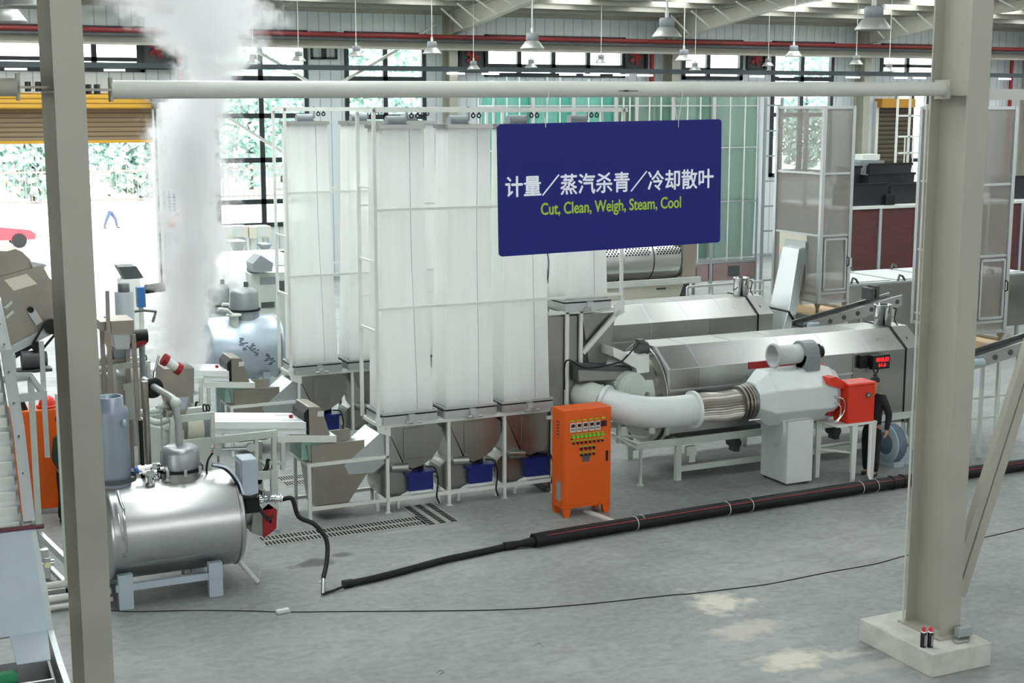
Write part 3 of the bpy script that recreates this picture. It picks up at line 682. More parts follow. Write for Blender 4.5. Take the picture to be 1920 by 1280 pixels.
# ---------------------------------------------------------------- front orange control cabinet
x0, x1, y0, y1 = 9.955, 10.80, 19.10, 19.50
oc = thing('control_cabinet', 'tall orange control cabinet with rows of meters and buttons', 'cabinet', ((x0+x1)/2, (y0+y1)/2, 0))
MB().box((x0, y0, .14), (x1, y1, 1.72)).obj('body', M_orange, oc, bevel=.012)
MB().box((x0+.02, y0-.012, .2), (x1-.015, y0, 1.68)).obj('door', M_orange, oc, bevel=.006)
for fx in (x0, x1-.14):
    for fy in (y0, y1-.08): MB().prismY([(fx, .14), (fx+.14, .14), (fx+.11, 0), (fx+.03, 0)], fy, fy+.08).obj('foot', M_orange, oc)
M_meter = mat('meter_face', '#c9cac2', .4); M_mdark = mat('meter_window', '#35141c', .25); M_glow = mat('green_tag', '#59d02a', .5)
def cabinet_front(par, y, cx0, z5):
    for i in range(6):
        cx = cx0+.11*i
        if i < 5:
            o = MB().box((cx-.042, y-.03, z5-.085), (cx+.042, y, z5+.055)).obj('meter', M_meter, par)
            MB().box((cx-.032, y-.033, z5-.01), (cx+.032, y-.03, z5+.042)).obj('meter_window', M_mdark, o)
            k = MB()
            for u in range(3): k.box((cx-.03+.022*u, y-.034, z5-.06), (cx-.016+.022*u, y-.03, z5-.03))
            k.obj('meter_button', M_dkgrey, o)
        else: MB().box((cx-.045, y-.03, z5-.04), (cx+.045, y, z5+.05)).obj('meter', M_mdark, par)
        MB().box((cx-.03, y-.004, z5+.08), (cx+.03, y, z5+.1)).obj('name_tag', M_glow, par)
    for row, (n, dz, dx) in enumerate(((8, -.17, 0), (8, -.27, 0), (4, -.37, .14), (4, -.47, .14))):
        for i in range(n):
            cx = cx0+.02+dx+.073*i; z = z5+dz
            if row in (0, 2): o = MB().cyl((cx, y-.02, z), (cx, y, z), .026, n=14).obj('indicator_lamp', M_glow if row == 0 else M_mdark, par)
            else: o = MB().cyl((cx, y-.022, z), (cx, y, z), .02, n=12).obj('push_button', M_black, par)
            MB().box((cx-.028, y-.004, z+.032), (cx+.028, y, z+.046)).obj('name_tag', M_glow, o)
cabinet_front(oc, y0-.012, x0+.145, 1.46)
MB().box((x0+.33, y0-.02, .88), (x0+.45, y0-.012, 1.0)).obj('warning_plate', M_dkgrey, oc)
MB().box((x1-.1, y0-.03, .85), (x1-.065, y0-.012, 1.02)).obj('door_handle', M_black, oc, bevel=.004)
MB().box((x0-.006, y0+.08, .26), (x0, y0+.23, .56)).obj('vent_cover', M_alu, oc)
MB().box((x0+.12, y0-.014, 1.25), (x0+.16, y0-.012, 1.27)).obj('latch', M_black, oc)
sd = MB()
for k in range(5): sd.box((x0-.003, y0+.14, 1.3+k*.05), (x0, y0+.24, 1.325+k*.05))
sd.obj('side_marking', mat('dark_print', '#7c2f14', .6), oc)
# ================================================================ PROCESS LINES (front line, then the same line again behind it)
LINE = 4.7
YA = 20.55
def hatch(mb, x0, x1, z0, z1, y):
    mb.box((x0, y-.012, z0), (x1, y, z1))
line_a = []
# ---- scaffold with cloth bags
def make_scaffold():
    t = thing('bag_scaffold', 'white tube scaffold of the front line holding the nearest cloth bags', 'scaffold', (9.6, YA+.4, 0))
    yf, yr = YA, YA+.74; w_ = .05
    for x in (7.44, 11.78):
        for y in (yf, yr):
            z0 = 1.45 if x < 8 else 3.05
            MB().bar((x, y, z0), (x, y, 6.33), w_).obj('post', M_frame, t)
    rl = MB()
    for y in (yf, yr):
        rl.bar((7.42, y, 6.31), (11.85, y, 6.31), .05, .07)
    for x in (7.44, 9.55, 11.78): rl.bar((x, yf, 6.3), (x, yr, 6.3), .05)
    rl.bar((7.44, yf-.02, 3.27), (11.78, yf-.02, 3.27), .04).bar((7.44, yf-.02, 4.8), (9.5, yf-.02, 4.8), .04)
    rl.bar((7.44, yr, 4.83), (11.78, yr, 4.83), .035).bar((7.44, yr, 3.4), (11.78, yr, 3.4), .035)
    for z in (5.13, 4.0, 2.92): rl.bar((7.44, yf, z), (7.44, yr, z), .035)
    rl.obj('rail', M_frame, t)
    b = MB()
    b.bar((7.45, yf, 1.42), (10.45, yf, 1.42), .06).bar((7.45, yr, 1.42), (10.45, yr, 1.42), .06)
    for x in (7.47, 8.52, 9.56, 10.42): b.bar((x, yf, 1.42), (x, yr, 1.42), .05)
    b.bar((7.58, yf, .22), (10.5, yf, .22), .06).bar((7.58, yr, .3), (10.5, yr, .3), .05)
    for x in (7.62, 8.66, 9.66): b.bar((x, yf, .22), (x, yr, .3), .05)
    b.obj('base_frame', M_frame, t)
    for x in (7.58, 8.63, 9.62, 10.5):
        for y in (yf, yr): MB().bar((x, y, 0), (x, y, 1.42), .05).box((x-.05, y-.04, 0), (x+.05, y+.04, .012)).obj('leg', M_frame, t)
    g = MB().prismY([(7.38, 1.56), (7.5, 1.56), (7.63, 1.38), (7.63, 1.25), (7.42, 1.33)], yf-.035, yf-.022)
    for x, z in ((7.44, 1.5), (7.5, 1.5), (7.47, 1.42), (7.56, 1.38)): g.cyl((x, yf-.05, z), (x, yf-.035, z), .014, n=6)
    g.obj('gusset_plate', M_frame, t)
    # raised bay on the right
    r = MB()
    for y in (yf, yr):
        r.bar((10.42, y, 3.02), (11.8, y, 3.02), .055)
        for x in (10.76, 11.02): r.bar((x, y, 1.25), (x, y, 3.02), .055)
        r.bar((10.4, y, 1.28), (11.1, y, 1.28), .055)
    for x in (10.42, 10.76, 11.1): r.bar((x, yf, 3.02), (x, yr, 3.02), .05).bar((x, yf, 1.28), (x, yr, 1.28), .05)
    for x in (10.76, 11.02):
        for y in (yf, yr): r.bar((x, y, 0), (x, y, 1.28), .05)
    r.bar((11.06, yf, 2.32), (11.74, yf, 2.98), .07)
    r.prismY([(11.62, 3.1), (11.83, 3.2), (11.83, 2.95), (11.66, 2.88)], yf-.035, yf-.022)
    r.obj('raised_bay', M_frame, t)
    return t
def make_bag(x0, zb, label, w_=.84, lean=0.):
    t = thing('cloth_bag', label, 'bag', (x0+w_/2, YA+.35, zb), 'cloth bags hung in the scaffolds')
    y0, y1 = YA-.02, YA+.64; z1 = 6.04; x1 = x0+w_
    def tap(px_, py_, z):
        k = (z-zb)/(z1-zb); k = max(0, min(1, k)); k = k**.7; cx_, cy_ = x0+w_/2, (y0+y1)/2
        return cx_+(px_-cx_)*(1-.15*k)+lean*k, cy_+(py_-cy_)*(1-.24*k)
    rnd = random.Random(int(x0*100)); N = 9; cl = MB()
    for (ax, ay), (bx_, by) in (((x0, y0), (x1, y0)), ((x1, y0), (x1, y1)), ((x1, y1), (x0, y1)), ((x0, y1), (x0, y0))):
        ph = rnd.random()*3; rings = []
        for k in range(N+1):
            z = zb+.16+(z1-zb-.16)*k/N; R = []; pin = .02*math.sin(PI*k/N)
            for i in range(11):
                u = i/10; nx_, ny_ = (by-ay), -(bx_-ax); L = math.hypot(nx_, ny_)
                o = -pin*math.sin(PI*u) + .003*math.sin(5*u*PI+ph+.3*k)*math.sin(PI*u)
                px_, py_ = ax+(bx_-ax)*u+nx_/L*o, ay+(by-ay)*u+ny_/L*o
                R.append(V(*tap(px_, py_, z), z))
            rings.append(R)
        cl.loft(rings, caps=False, smooth=True, closed=False)
    cl.obj('cloth', M_cloth, t)
    sm_ = MB()
    for fx in (.68,): 
        sm_.tube([V(*tap(x0+w_*fx+.01*math.sin(k), y0-.008+.02*math.sin(PI*k/8)*0.6, zb+.18+(z1-zb-.2)*k/8), zb+.18+(z1-zb-.2)*k/8) for k in range(9)], .0035, 5)
    sm_.obj('seam', M_grey, t)
    f = MB(); (tx0, ty0), (tx1, ty1) = tap(x0, y0, z1), tap(x1, y1, z1)
    for a, b in (((tx0-.02, ty0-.02), (tx1+.02, ty0-.02)), ((tx0-.02, ty1+.02), (tx1+.02, ty1+.02)), ((tx0-.02, ty0-.02), (tx0-.02, ty1+.02)), ((tx1+.02, ty0-.02), (tx1+.02, ty1+.02))):
        f.bar((*a, z1+.02), (*b, z1+.02), .045, .06)
    f.box((tx0, ty0, z1), (tx1, ty1, z1+.012)); f.obj('top_frame', M_steel, t)
    d = MB()
    for z, dd, h in ((zb+.15, .035, .03), (zb+.05, .03, .12)):
        for a, b in (((x0-dd, y0-dd), (x1+dd, y0-dd)), ((x0-dd, y1+dd), (x1+dd, y1+dd)), ((x0-dd, y0-dd), (x0-dd, y1+dd)), ((x1+dd, y0-dd), (x1+dd, y1+dd))):
            d.bar((*a, z), (*b, z), .03, h)
    d.obj('clamp_tray', M_alu, t)
    d2_ = MB()
    for a, b in (((x0-.03, y0-.03), (x1+.03, y0-.03)), ((x0-.03, y0-.03), (x0-.03, y1+.03))): d2_.bar((*a, zb+.125), (*b, zb+.125), .045, .022)
    d2_.obj('gasket', M_black, t)
    MB().box((x0+.02, y0+.02, zb-.02), (x1-.02, y1-.02, zb+.0)).obj('tray_floor', M_dkgrey, t)
    c = x0+w_*.52
    k = MB().box((c-.05, y0-.1, zb-.02), (c+.05, y0-.04, zb+.13)).cyl((c+.03, y0-.16, zb+.02), (c+.03, y0-.06, zb+.02), .05, n=14).cyl((c-.1, y0-.1, zb+.0), (c+.16, y0-.1, zb+.0), .022, n=10)
    k.obj('vibrator', M_alu, t)
    m_ = MB().cyl((c-.22, y0+.3, z1+.1), (c+.08, y0+.3, z1+.1), .085, n=16).box((c-.25, y0+.18, z1+.02), (c+.1, y0+.42, z1+.06)).cyl((c+.12, y0+.3, z1+.1), (c+.12, y0+.3, 6.36), .02, n=8)
    m_.obj('shaker_motor', M_grey, t)
    h = MB()
    for dx in (.2, .3): h.torus((c+dx, y0+.3, 6.22), .03, .012, (0, 1, 0), 12, 6).cyl((c+dx, y0+.3, 6.24), (c+dx, y0+.3, 6.3), .015, n=8)
    h.obj('hook', M_black, t)
    return t
def make_hopper(x0, label, face):
    t = thing('discharge_hopper', label, 'hopper', (x0+.45, YA+.35, 0), 'stainless hoppers under the cloth bags')
    yf, yr = YA+.07, YA+.62
    body = [(x0+.04, 1.40), (x0+.84, 1.40), (x0+.99, 1.28), (x0+1.0, 1.12), (x0+.94, .95), (x0+.82, .80), (x0+.66, .70), (x0+.48, .66), (x0+.36, .72), (x0+.25, .95)]
    MB().prismY(body, yf, yr).obj('hopper_body', face, t, bevel=.008)
    MB().box((x0+.33, yf-.018, .83), (x0+.66, yf, 1.33)).obj('inspection_hatch', face, t, bevel=.006)
    MB().loft([[V(x0-.03, yf+.02, 1.4), V(x0-.03, yr, 1.4), V(x0+.04, yr, 1.4), V(x0+.04, yf+.02, 1.4)], [V(x0+.1, yf+.05, .72), V(x0+.1, yr, .72), V(x0+.34, yr, .72), V(x0+.34, yf+.02, .72)]]).obj('side_duct', M_steel, t)
    sc2 = arc((x0+.16, .46), .27, PI*.5, PI*1.72, 16)
    sc2 = sc2 + [(x0+.5, .3), (x0+.5, .62), (x0+.30, .75)]
    MB().prismY(sc2, yf+.06, yr-.05).obj('fan_scroll', M_steel2, t, bevel=.006)
    MB().cyl((x0+.1, yf-.02, .72), (x0+.38, yf-.02, .70), .075, n=16).obj('air_nozzle', M_steel, t)
    bx0 = x0+.40
    MB().box((bx0, YA+.02, .30), (bx0+.42, YA+.42, .58)).obj('motor_box', M_blue, t, bevel=.012)
    MB().prismZ([(bx0-.06, YA-.02), (bx0+.44, YA-.02), (bx0+.44, YA+.45), (bx0-.06, YA+.45)], .575, .61).obj('box_lid', M_blue, t)
    mt = MB().cyl((bx0+.15, YA+.2, .6), (bx0+.15, YA+.2, .74), .085, n=16).cyl((bx0+.28, YA+.22, .61), (bx0+.28, YA+.22, .72), .05, n=12); mt.obj('motor', M_black, t)
    MB().tube(bez([V(bx0+.3, YA+.05, .68), V(bx0+.42, YA-.04, .66), V(bx0+.47, YA-.06, .45), V(bx0+.45, YA-.04, .2), V(bx0+.55, YA+.1, .03)], 5), .014, 6).obj('cable', M_black, t)
    MB().bar((bx0, YA-.01, .285), (bx0+.42, YA-.01, .285), .03).obj('drip_edge', M_frame, t)
    for dx in (-.25, .1): MB().box((x0+.15+dx, yf+.1, 0), (x0+.2+dx, yf+.15, .3)).obj('foot', M_frame, t)
    return t
def make_riser():
    t = thing('elevator_shaft', 'upright stainless shaft below the raised cloth bag of the front line', 'duct', (10.8, YA+.4, 0))
    MB().box((10.44, YA+.05, .06), (11.08, YA+.66, 2.95)).obj('shaft', M_steel2, t, bevel=.01)
    MB().loft([[V(11.1, YA+.1, 2.95), V(11.75, YA+.1, 2.95), V(11.75, YA+.66, 2.95), V(11.1, YA+.66, 2.95)], [V(11.25, YA+.1, 2.0), V(11.5, YA+.1, 1.75), V(11.5, YA+.6, 1.75), V(11.25, YA+.6, 2.0)]]).obj('spout', M_steel2, t)
    MB().box((10.40, YA-.0, .02), (11.12, YA+.7, .08)).obj('sole_plate', M_dkgrey, t)
    return t
def make_trough():
    t = thing('feed_trough', 'stainless feed trough with inclined chute at the left end of the front bag scaffold', 'trough', (6.9, YA+.4, 0))
    yf, yr = YA, YA+.74
    f = MB()
    f.bar((6.3, yf, .92), (7.6, yf, .92), .05).bar((6.3, yr, .92), (7.6, yr, .92), .05).bar((6.3, yf, .92), (6.3, yr, .92), .05).bar((6.3, yf, .22), (7.6, yf, .22), .05).bar((6.3, yr, .22), (7.6, yr, .22), .05)
    f.bar((7.0, yf, .2), (7.0, yr, .2), .04).bar((7.05, yr, .92), (7.05, yr, .22), .04)
    f.obj('frame', M_frame, t)
    for y in (yf, yr): MB().bar((6.3, y, 0), (6.3, y, .92), .05).obj('leg', M_frame, t)
    MB().loft([[V(6.36, yf+.03, .95), V(7.45, yf+.03, .95), V(7.45, yr-.03, .95), V(6.36, yr-.03, .95)], [V(6.46, yf+.06, .18), V(6.86, yf+.06, .12), V(6.86, yr-.06, .12), V(6.46, yr-.06, .18)]]).obj('lower_bin', M_brown, t)
    u = MB(); h0, h1 = .95, 1.22
    u.box((6.36, yf+.04, h0), (7.22, yf+.06, h1)).box((6.36, yr-.03, h0), (7.22, yr-.01, h1+.04)).loft([[V(6.33, yf+.04, h0), V(6.33, yr, h0), V(6.35, yr, h0), V(6.35, yf+.04, h0)], [V(6.28, yf+.04, h1), V(6.28, yr, h1), V(6.3, yr, h1), V(6.3, yf+.04, h1)]])
    u.obj('upper_bin', M_brown, t)
    MB().box((6.38, yf+.06, .97), (7.2, yr-.03, .98)).obj('bin_floor', M_dkgrey, t)
    MB().prismY(pz(YA+.03, (646, 872), (712, 812), (723, 812), (722, 868), (700, 886), (654, 889)), YA+.03, yr-.02).obj('inclined_chute', M_galv, t, bevel=.008)
    return t
def make_steamer():
    t = thing('steamer', 'white covered inclined steaming drum of the front line on a pale green stand', 'machine', (5.4, YA+.4, 0))
    yf, yr = YA+.05, YA+.78
    cov = pz(yf, (401, 791), (574, 791), (574, 814), (401, 814))
    MB().prismY(cov, yf, yr).obj('drum_cover', M_whiteb, t, bevel=.02)
    MB().prismY(pz(yf-.02, (401, 803), (575, 803), (575, 806), (401, 806)), yf-.015, yr+.015).obj('cover_lip', M_pale, t)
    tp_ = MB()
    a, b = cov[0], cov[1]
    def on(u, v, h=.003): return V(a[0]+(b[0]-a[0])*u, yf+(yr-yf)*v, a[1]+(b[1]-a[1])*u+h)
    for v in (.2, .72): tp_.bar(on(.76, v), on(.97, v), .012, .004)
    tp_.bar(on(.97, .2), on(.97, .72), .01, .004); tp_.obj('printed_scale', M_grey, t)
    MB().cyl(on(.9, .45, 0), on(.9, .45, .05), .03, n=12).obj('warning_knob', M_dred, t)
    hood = pz(yf, (579, 763), (602, 763), (619, 815), (580, 815))
    MB().prismY(hood, yf, yr-.05).obj('discharge_hood', M_brown, t, bevel=.02)
    MB().prismY(pz(yf, (571, 775), (580, 765), (581, 815), (573, 815)), yf+.03, yr-.1).obj('dark_gap', M_black, t)  # black block stands in for the shaded gap beside the hood
    lb = MB()
    for q in ((.4, .55), (.55, .75)): 
        h0_ = V(hood[2][0], yf-.004, hood[2][1]); lb.cbox((hood[1][0]-.02*q[0], yf-.003, hood[1][1]-.16*q[1]), (.1, .004, .05))
    lb.obj('warning_sticker', M_frame, t)
    fr = MB()
    fr.prismY(pz(yf-.06, (521, 817), (631, 817), (631, 829), (521, 829)), yf-.06, yf-.01).prismY(pz(yf-.06, (521, 817), (631, 817), (631, 829), (521, 829)), yr+.01, yr+.06)
    q0 = pz(yf-.06, (618, 817), (631, 817), (631, 829), (618, 829)); fr.prismY(q0, yf-.01, yr+.01)
    fr.obj('tilt_frame', M_frame, t)
    MB().prismY(pz(yf, (566, 829), (611, 829), (611, 866), (566, 862)), yf+.02, yr-.1).obj('discharge_skirt', mat('teal_canvas_skirt', '#8fb3a6', .7, var=.06), t)
    st = MB()
    def beam(p, q, th, y0=None):
        y0 = yf-.12 if y0 is None else y0
        pa_, pb_ = A(*p, y0), A(*q, y0); st.bar(pa_, pb_, .06, th)
    beam((342, 832), (519, 812), .11); beam((513, 808), (513, 893), .09); beam((480, 818), (480, 890), .08); beam((396, 897), (518, 889), .12)
    beam((323, 786), (402, 778), .1); beam((322, 783), (322, 836), .1); beam((398, 778), (398, 822), .1); beam((530, 829), (530, 880), .06); beam((505, 868), (535, 868), .05)
    for dy in (0,):
        P_ = [(346, 838), (396, 830), (396, 900), (346, 905)]
        st.prismY(pz(yf-.12, *P_), yf-.14, yf-.1)
    for px_, py in ((513, 885), (400, 895)):
        p = A(px_, py, yf-.12); st.box((p.x-.05, p.y-.05, 0), (p.x+.05, p.y+.05, p.z+.05)).box((p.x-.05, yr-.05, 0), (p.x+.05, yr+.05, p.z+.3))
        st.bar((p.x, yf-.12, p.z), (p.x, yr, p.z), .05)
    st.obj('stand', M_pale, t)
    by = yf+.05
    MB().prismY(pz(by, (280, 798), (346, 822), (346, 912), (281, 898)), by-.06, yr).obj('drive_cabinet', M_pale, t, bevel=.01)
    MB().prismY(pz(by, (310, 806), (345, 806), (345, 836), (310, 836)), by, yr-.1).obj('gear_housing', M_pale, t, bevel=.02)
    c0, c1 = A(346, 803, YA+.42), A(392, 803, YA+.42)
    MB().cyl(c0, c1, .24, n=28).obj('drum_neck', M_cream, t)
    cr = MB()
    for k in range(5):
        q = c0.lerp(c1, .72+.06*k); cr.torus(q, .245, .018, (1, 0, 0), 28, 6)
    cr.obj('bellows', M_grey, t)
    ho = MB()
    z_ = lambda *p: pz(yf+.05, *p)
    ho.loft([[V(x, yf+.05, z) for x, z in z_((308, 692), (364, 690), (364, 738), (310, 736))]]+[[V(x, yr-.05, z) for x, z in z_((308, 692), (364, 690), (364, 738), (310, 736))]])
    ho.loft([[V(x, yf+.06, z) for x, z in z_((312, 737), (362, 738), (346, 782), (328, 782))]]+[[V(x, yr-.06, z) for x, z in z_((312, 737), (362, 738), (346, 782), (328, 782))]])
    ho.obj('feed_hopper', M_brown, t)
    MB().prismY(pz(yf+.02, (318, 745), (354, 745), (345, 778), (326, 778)), yf+.03, yf+.05).obj('hopper_plate', M_greyblue, t)
    MB().prismY(pz(yf+.02, (311, 770), (348, 767), (348, 782), (311, 784)), yf-.02, yr-.2).obj('hopper_neck', M_brown, t)
    mn = MB()
    rnd = random.Random(3)
    for px_, py in ((288, 778), (296, 770), (302, 782), (276, 772), (310, 763)):
        p = A(px_, py, YA+.3); mn.cyl(p-V(.1, 0, 0), p+V(.1, 0, 0), .05, n=12).cyl(p-V(0, 0, .12), p+V(0, 0, .08), .035, n=10)
    mn.tube(bez([A(276, 785, YA+.2), A(296, 792, YA+.1), A(318, 786, YA+.05)], 5), .05, 10)
    mn.obj('steam_manifold', M_pale, t)
    vb = A(362, 771, YA+.3)
    v_ = MB().box(vb-V(.14, .05, .08), vb+V(.14, .05, .06)); v_.obj('valve_box', M_frame, t)
    vv = A(384, 765, YA+.2); MB().torus(vv, .06, .012, (1, .2, 0), 16, 6).torus(vv+V(.05, 0, .0), .05, .012, (1, .2, 0), 16, 6).obj('hand_wheel', M_black, t)
    gv = A(470, 838, yf-.16)
    ga = MB().tube([A(395, 843, yf-.14), A(470, 840, yf-.16)], .03, 8).cyl(gv-V(0, .04, 0), gv+V(0, .02, 0), .07, n=16); 
    ga.obj('steam_gauge', M_chrome, t)
    hb_ = MB().tube(bez([A(503, 862, yf+.1), A(500, 876, yf), A(490, 893, yf-.05), A(486, 905, yf)], 5), .035, 8).tube(bez([A(478, 868, yf+.4), A(470, 880, yf+.3), A(452, 892, yf+.3)], 5), .03, 8); hb_.obj('flexible_hose', M_black, t)
    return t
ta = [make_scaffold(), make_bag(7.53, 1.46, 'white cloth bag at the left end of the front scaffold', .84, -.05), make_bag(8.575, 1.46, 'second white cloth bag from the left in the front scaffold', .84, .05),
      make_bag(9.6, 1.46, 'white cloth bag directly above and left of the orange control cabinet'), make_bag(10.72, 3.06, 'shorter raised white cloth bag at the right end of the front scaffold', .80),
      make_hopper(7.55, 'stainless hopper with blue motor box under the leftmost front bag', M_steel2), make_hopper(8.6, 'stainless hopper with blue motor box under the middle front bag', M_steel2),
      make_hopper(9.62, 'stainless hopper with blue motor box beside the orange cabinet', M_steel2), make_riser(), make_trough(), make_steamer()]
labs = ['white tube scaffold of the rear line, behind and left of the front one', 'white cloth bag at the far left in the rear scaffold, left of the front bags', 'second cloth bag of the rear scaffold, half hidden by the front post',
        'third cloth bag of the rear scaffold, in the gap between front bags', 'raised cloth bag of the rear scaffold, hidden behind the sign',
        'stainless hopper under the leftmost bag of the rear scaffold', 'stainless hopper of the rear line seen between scaffold posts', 'stainless hopper of the rear line behind the middle front bag', 'upright stainless shaft of the rear line behind the front one',
        'stainless feed trough with inclined chute of the rear line', 'white covered steaming drum of the rear line, beyond the rising steam']
for o, l in zip(ta, labs):
    if 'hidden behind the sign' in l or 'behind the middle front bag' in l or 'behind the front one' in l: continue
    dup(o, (0, LINE, 0), l)
# ---- boiler of the front line
def boiler():
    yc, zc, R = 18.5, .89, .64; x0, x1 = 2.85, 4.62
    t = thing('steam_boiler', 'polished horizontal steam boiler on a grey stand right of the left column', 'boiler', ((x0+x1)/2, yc, 0))
    MB().lathe([(0, 0), (R-.06, 0), (R-.01, .03), (R, .07), (R, x1-x0-.07), (R-.01, x1-x0-.03), (R-.05, x1-x0), (0, x1-x0)], (x0, yc, zc), (1, 0, 0), 64).obj('shell', M_tank, t)
    MB().torus((x1-.07, yc, zc), R+.004, .012, (1, 0, 0), 64, 6).obj('end_band', M_steel, t)
    sd_ = MB()
    for k in range(12):
        a = -.62-.015*k*0; y = yc-(R+.002)*math.cos(a); z = zc+(R+.002)*math.sin(a)
    sd_.bar((x0+.05, yc-(R+.001)*math.cos(.5), zc-(R+.001)*math.sin(.5)), (x1-.08, yc-(R+.001)*math.cos(.5), zc-(R+.001)*math.sin(.5)), .01, .006); sd_.obj('weld_seam', M_grey, t)
    for x in (3.02, 4.18):
        for y in (17.93, 19.0): MB().box((x-.09, y-.05, 0), (x+.09, y+.05, .46)).obj('leg', M_greyblue, t)
    s_ = MB().bar((2.9, 17.93, .28), (4.28, 17.93, .28), .05, .09).bar((2.9, 19.0, .28), (4.28, 19.0, .28), .05, .09)
    for x in (3.02, 4.18): s_.bar((x, 17.93, .36), (x, 19.0, .36), .08)
    s_.obj('stand', M_greyblue, t)
    dx = A(338, 880, yc).x
    MB().lathe([(.265, 1.42), (.265, 1.62)], (dx, yc, 0), n=40).obj('dome_neck', M_steel2, t)
    MB().lathe([(.30, 1.61), (.30, 1.645)], (dx, yc, 0), n=40).obj('dome_flange', M_black, t)
    MB().lathe([(.262, 1.645), (.255, 1.86), (.235, 1.905), (.17, 1.94), (.08, 1.955), (0, 1.96)], (dx, yc, 0), n=40).obj('steam_dome', mat('grey_lagging', '#9b9ea0', .35, .6, var=.06), t)
    for k in range(8):
        a = k*PI/4; MB().box((dx+.3*math.cos(a)-.02, yc+.3*math.sin(a)-.02, 1.58), (dx+.3*math.cos(a)+.02, yc+.3*math.sin(a)+.02, 1.68)).obj('flange_clamp', M_chrome, t)
    pt = [V(dx, yc, 1.94), V(dx, yc, 2.25), A(331, 775, yc), A(330, 757, yc), A(322, 745, yc+.15), A(300, 732, yc+.6), A(270, 712, yc+1.2)]
    MB().tube([pt[0], pt[1], pt[2], pt[3]+V(.0, 0, 0), *bez([pt[3], pt[4], pt[5], pt[6]], 5)[1:]], .048, 14).obj('steam_pipe', mat('pipe_lagging', '#a7aaa6', .4, .3, var=.08), t)
    el = MB().ball(pt[3]+V(0, .02, .01), .075, n=14, m=8); el.obj('elbow', M_pale, t)
    hw = A(287, 727, yc+.85); ax = (pt[6]-pt[4]).normalized()
    h = MB().torus(hw, .105, .042, ax, 24, 10).cyl(hw-ax*.02, hw+ax*.02, .09, n=16); 
    h.obj('hand_wheel', M_black, t)
    vl = MB().cyl(hw, hw+V(.05, .1, .2), .03, n=10).cyl(hw+V(.05, .1, .2), hw+V(.12, .12, .42), .018, n=8); vl.obj('valve_stem', M_chrome, t)
    # actuator with red caps
    p = A(322, 683, yc+1.0); m_ = MB().cyl(p-V(.07, 0, -.05), p+V(.07, 0, -.05), .06, n=14); m_.obj('actuator', M_frame, t)
    MB().cyl(p-V(.12, 0, -.09), p-V(.06, 0, -.05), .085, n=16).cyl(p+V(.06, 0, -.05), p+V(.12, 0, -.09), .085, n=16).obj('actuator_cap', M_dred, t)
    # flue
    fx = 3.03; zt_ = A(215, 742, yc).z
    MB().lathe([(.225, 1.5), (.225, zt_-.22), (.215, zt_-.16), (.17, zt_-.12), (.165, zt_), (.145, zt_), (.145, zt_-.3)], (fx, yc, 0), n=40).obj('flue', M_greyblue if False else mat('blue_grey_flue', '#8d98a3', .4, .35, var=.04), t)
    MB().lathe([(.29, 1.56), (.29, 1.62)], (fx, yc, 0), n=40).obj('flue_flange', M_dkgrey, t)
    MB().ball((fx+.13, yc-.235, zt_-.32), .03, (1, 1, 1.6)).obj('flue_bracket', M_greyblue, t)
    # stop valves and small pipes on the crown
    for i, (x, y) in enumerate(((3.46, 18.3), (3.58, 18.5), (3.70, 18.36))):
        zt2 = zc+math.sqrt(R*R-(y-yc)**2)
        v_ = MB().cyl((x, y, zt2-.03), (x, y, zt2+.14), .035, n=12).cyl((x, y, zt2+.0), (x, y, zt2+.02), .06, n=12).box((x-.05, y-.03, zt2+.12), (x+.05, y+.03, zt2+.2))
        v_.cyl((x-.09, y, zt2+.17), (x+.09, y, zt2+.17), .025, n=10); v_.obj('stop_valve', M_chrome, t)
    vw = A(266, 880, 18.4); MB().cyl(vw-V(.05, 0, 0), vw+V(.1, 0, .01), .06, n=16).obj('valve_cap', M_chrome, t); MB().cyl(vw-V(.09, 0, 0), vw-V(.05, 0, 0), .05, n=12).obj('blue_knob', mat('blue_plastic', '#2f5cae', .4), t)
    MB().cyl((3.54, 18.8, 1.45), (3.54, 18.8, 2.78), .045, n=14).obj('riser_pipe', M_brown, t)
    MB().cyl((3.43, 18.62, 1.5), (3.43, 18.62, 2.3), .028, n=8).obj('black_pipe', M_black, t)
    MB().cyl((3.7, 18.62, 1.55), (3.7, 18.62, 2.3), .012, n=8).obj('thin_pipe', M_chrome, t)
    # sight gauge
    gx = A(232, 1000, 17.85).x; g_ = MB().tube([V(gx-.02, yc-.45, 1.53), V(gx-.02, yc-.66, 1.42), V(gx, yc-.72, 1.36), V(gx+.01, yc-.74, .78), V(gx+.02, yc-.62, .72)], .022, 10)
    g_.cyl((gx+.01, yc-.76, .8), (gx+.01, yc-.6, .72), .035, n=10).tube([V(gx-.06, yc-.68, 1.3), V(gx-.05, yc-.74, 1.1), V(gx, yc-.73, .85)], .008, 6)
    g_.obj('sight_gauge', M_chrome, t)
    # pressure gauge cluster
    gp_ = A(406, 845, yc-.05)
    pg = MB().cyl(gp_-V(0, .05, 0), gp_+V(0, .03, 0), .06, n=16).cyl((gp_.x+.02, yc-.05, 1.66), (gp_.x+.02, yc-.05, gp_.z), .016, n=8).box((gp_.x-.03, yc-.09, 1.8), (gp_.x+.07, yc-.01, 1.92)); pg.obj('pressure_gauge', M_chrome, t)
    MB().tube(bez([gp_+V(-.05, 0, -.02), gp_+V(-.12, 0, -.12), gp_+V(-.14, 0, -.3), gp_+V(-.06, 0, -.42), gp_+V(.02, 0, -.45)], 5), .014, 6).obj('impulse_tube', M_black, t)
    # control box and burner on the right end
    b0 = A(441, 935, 18.05); bz = A(462, 935, 18.05).z; tz = A(462, 862, 18.05).z
    cx0, cx1 = A(454, 900, 18.05).x, A(484, 900, 18.05).x
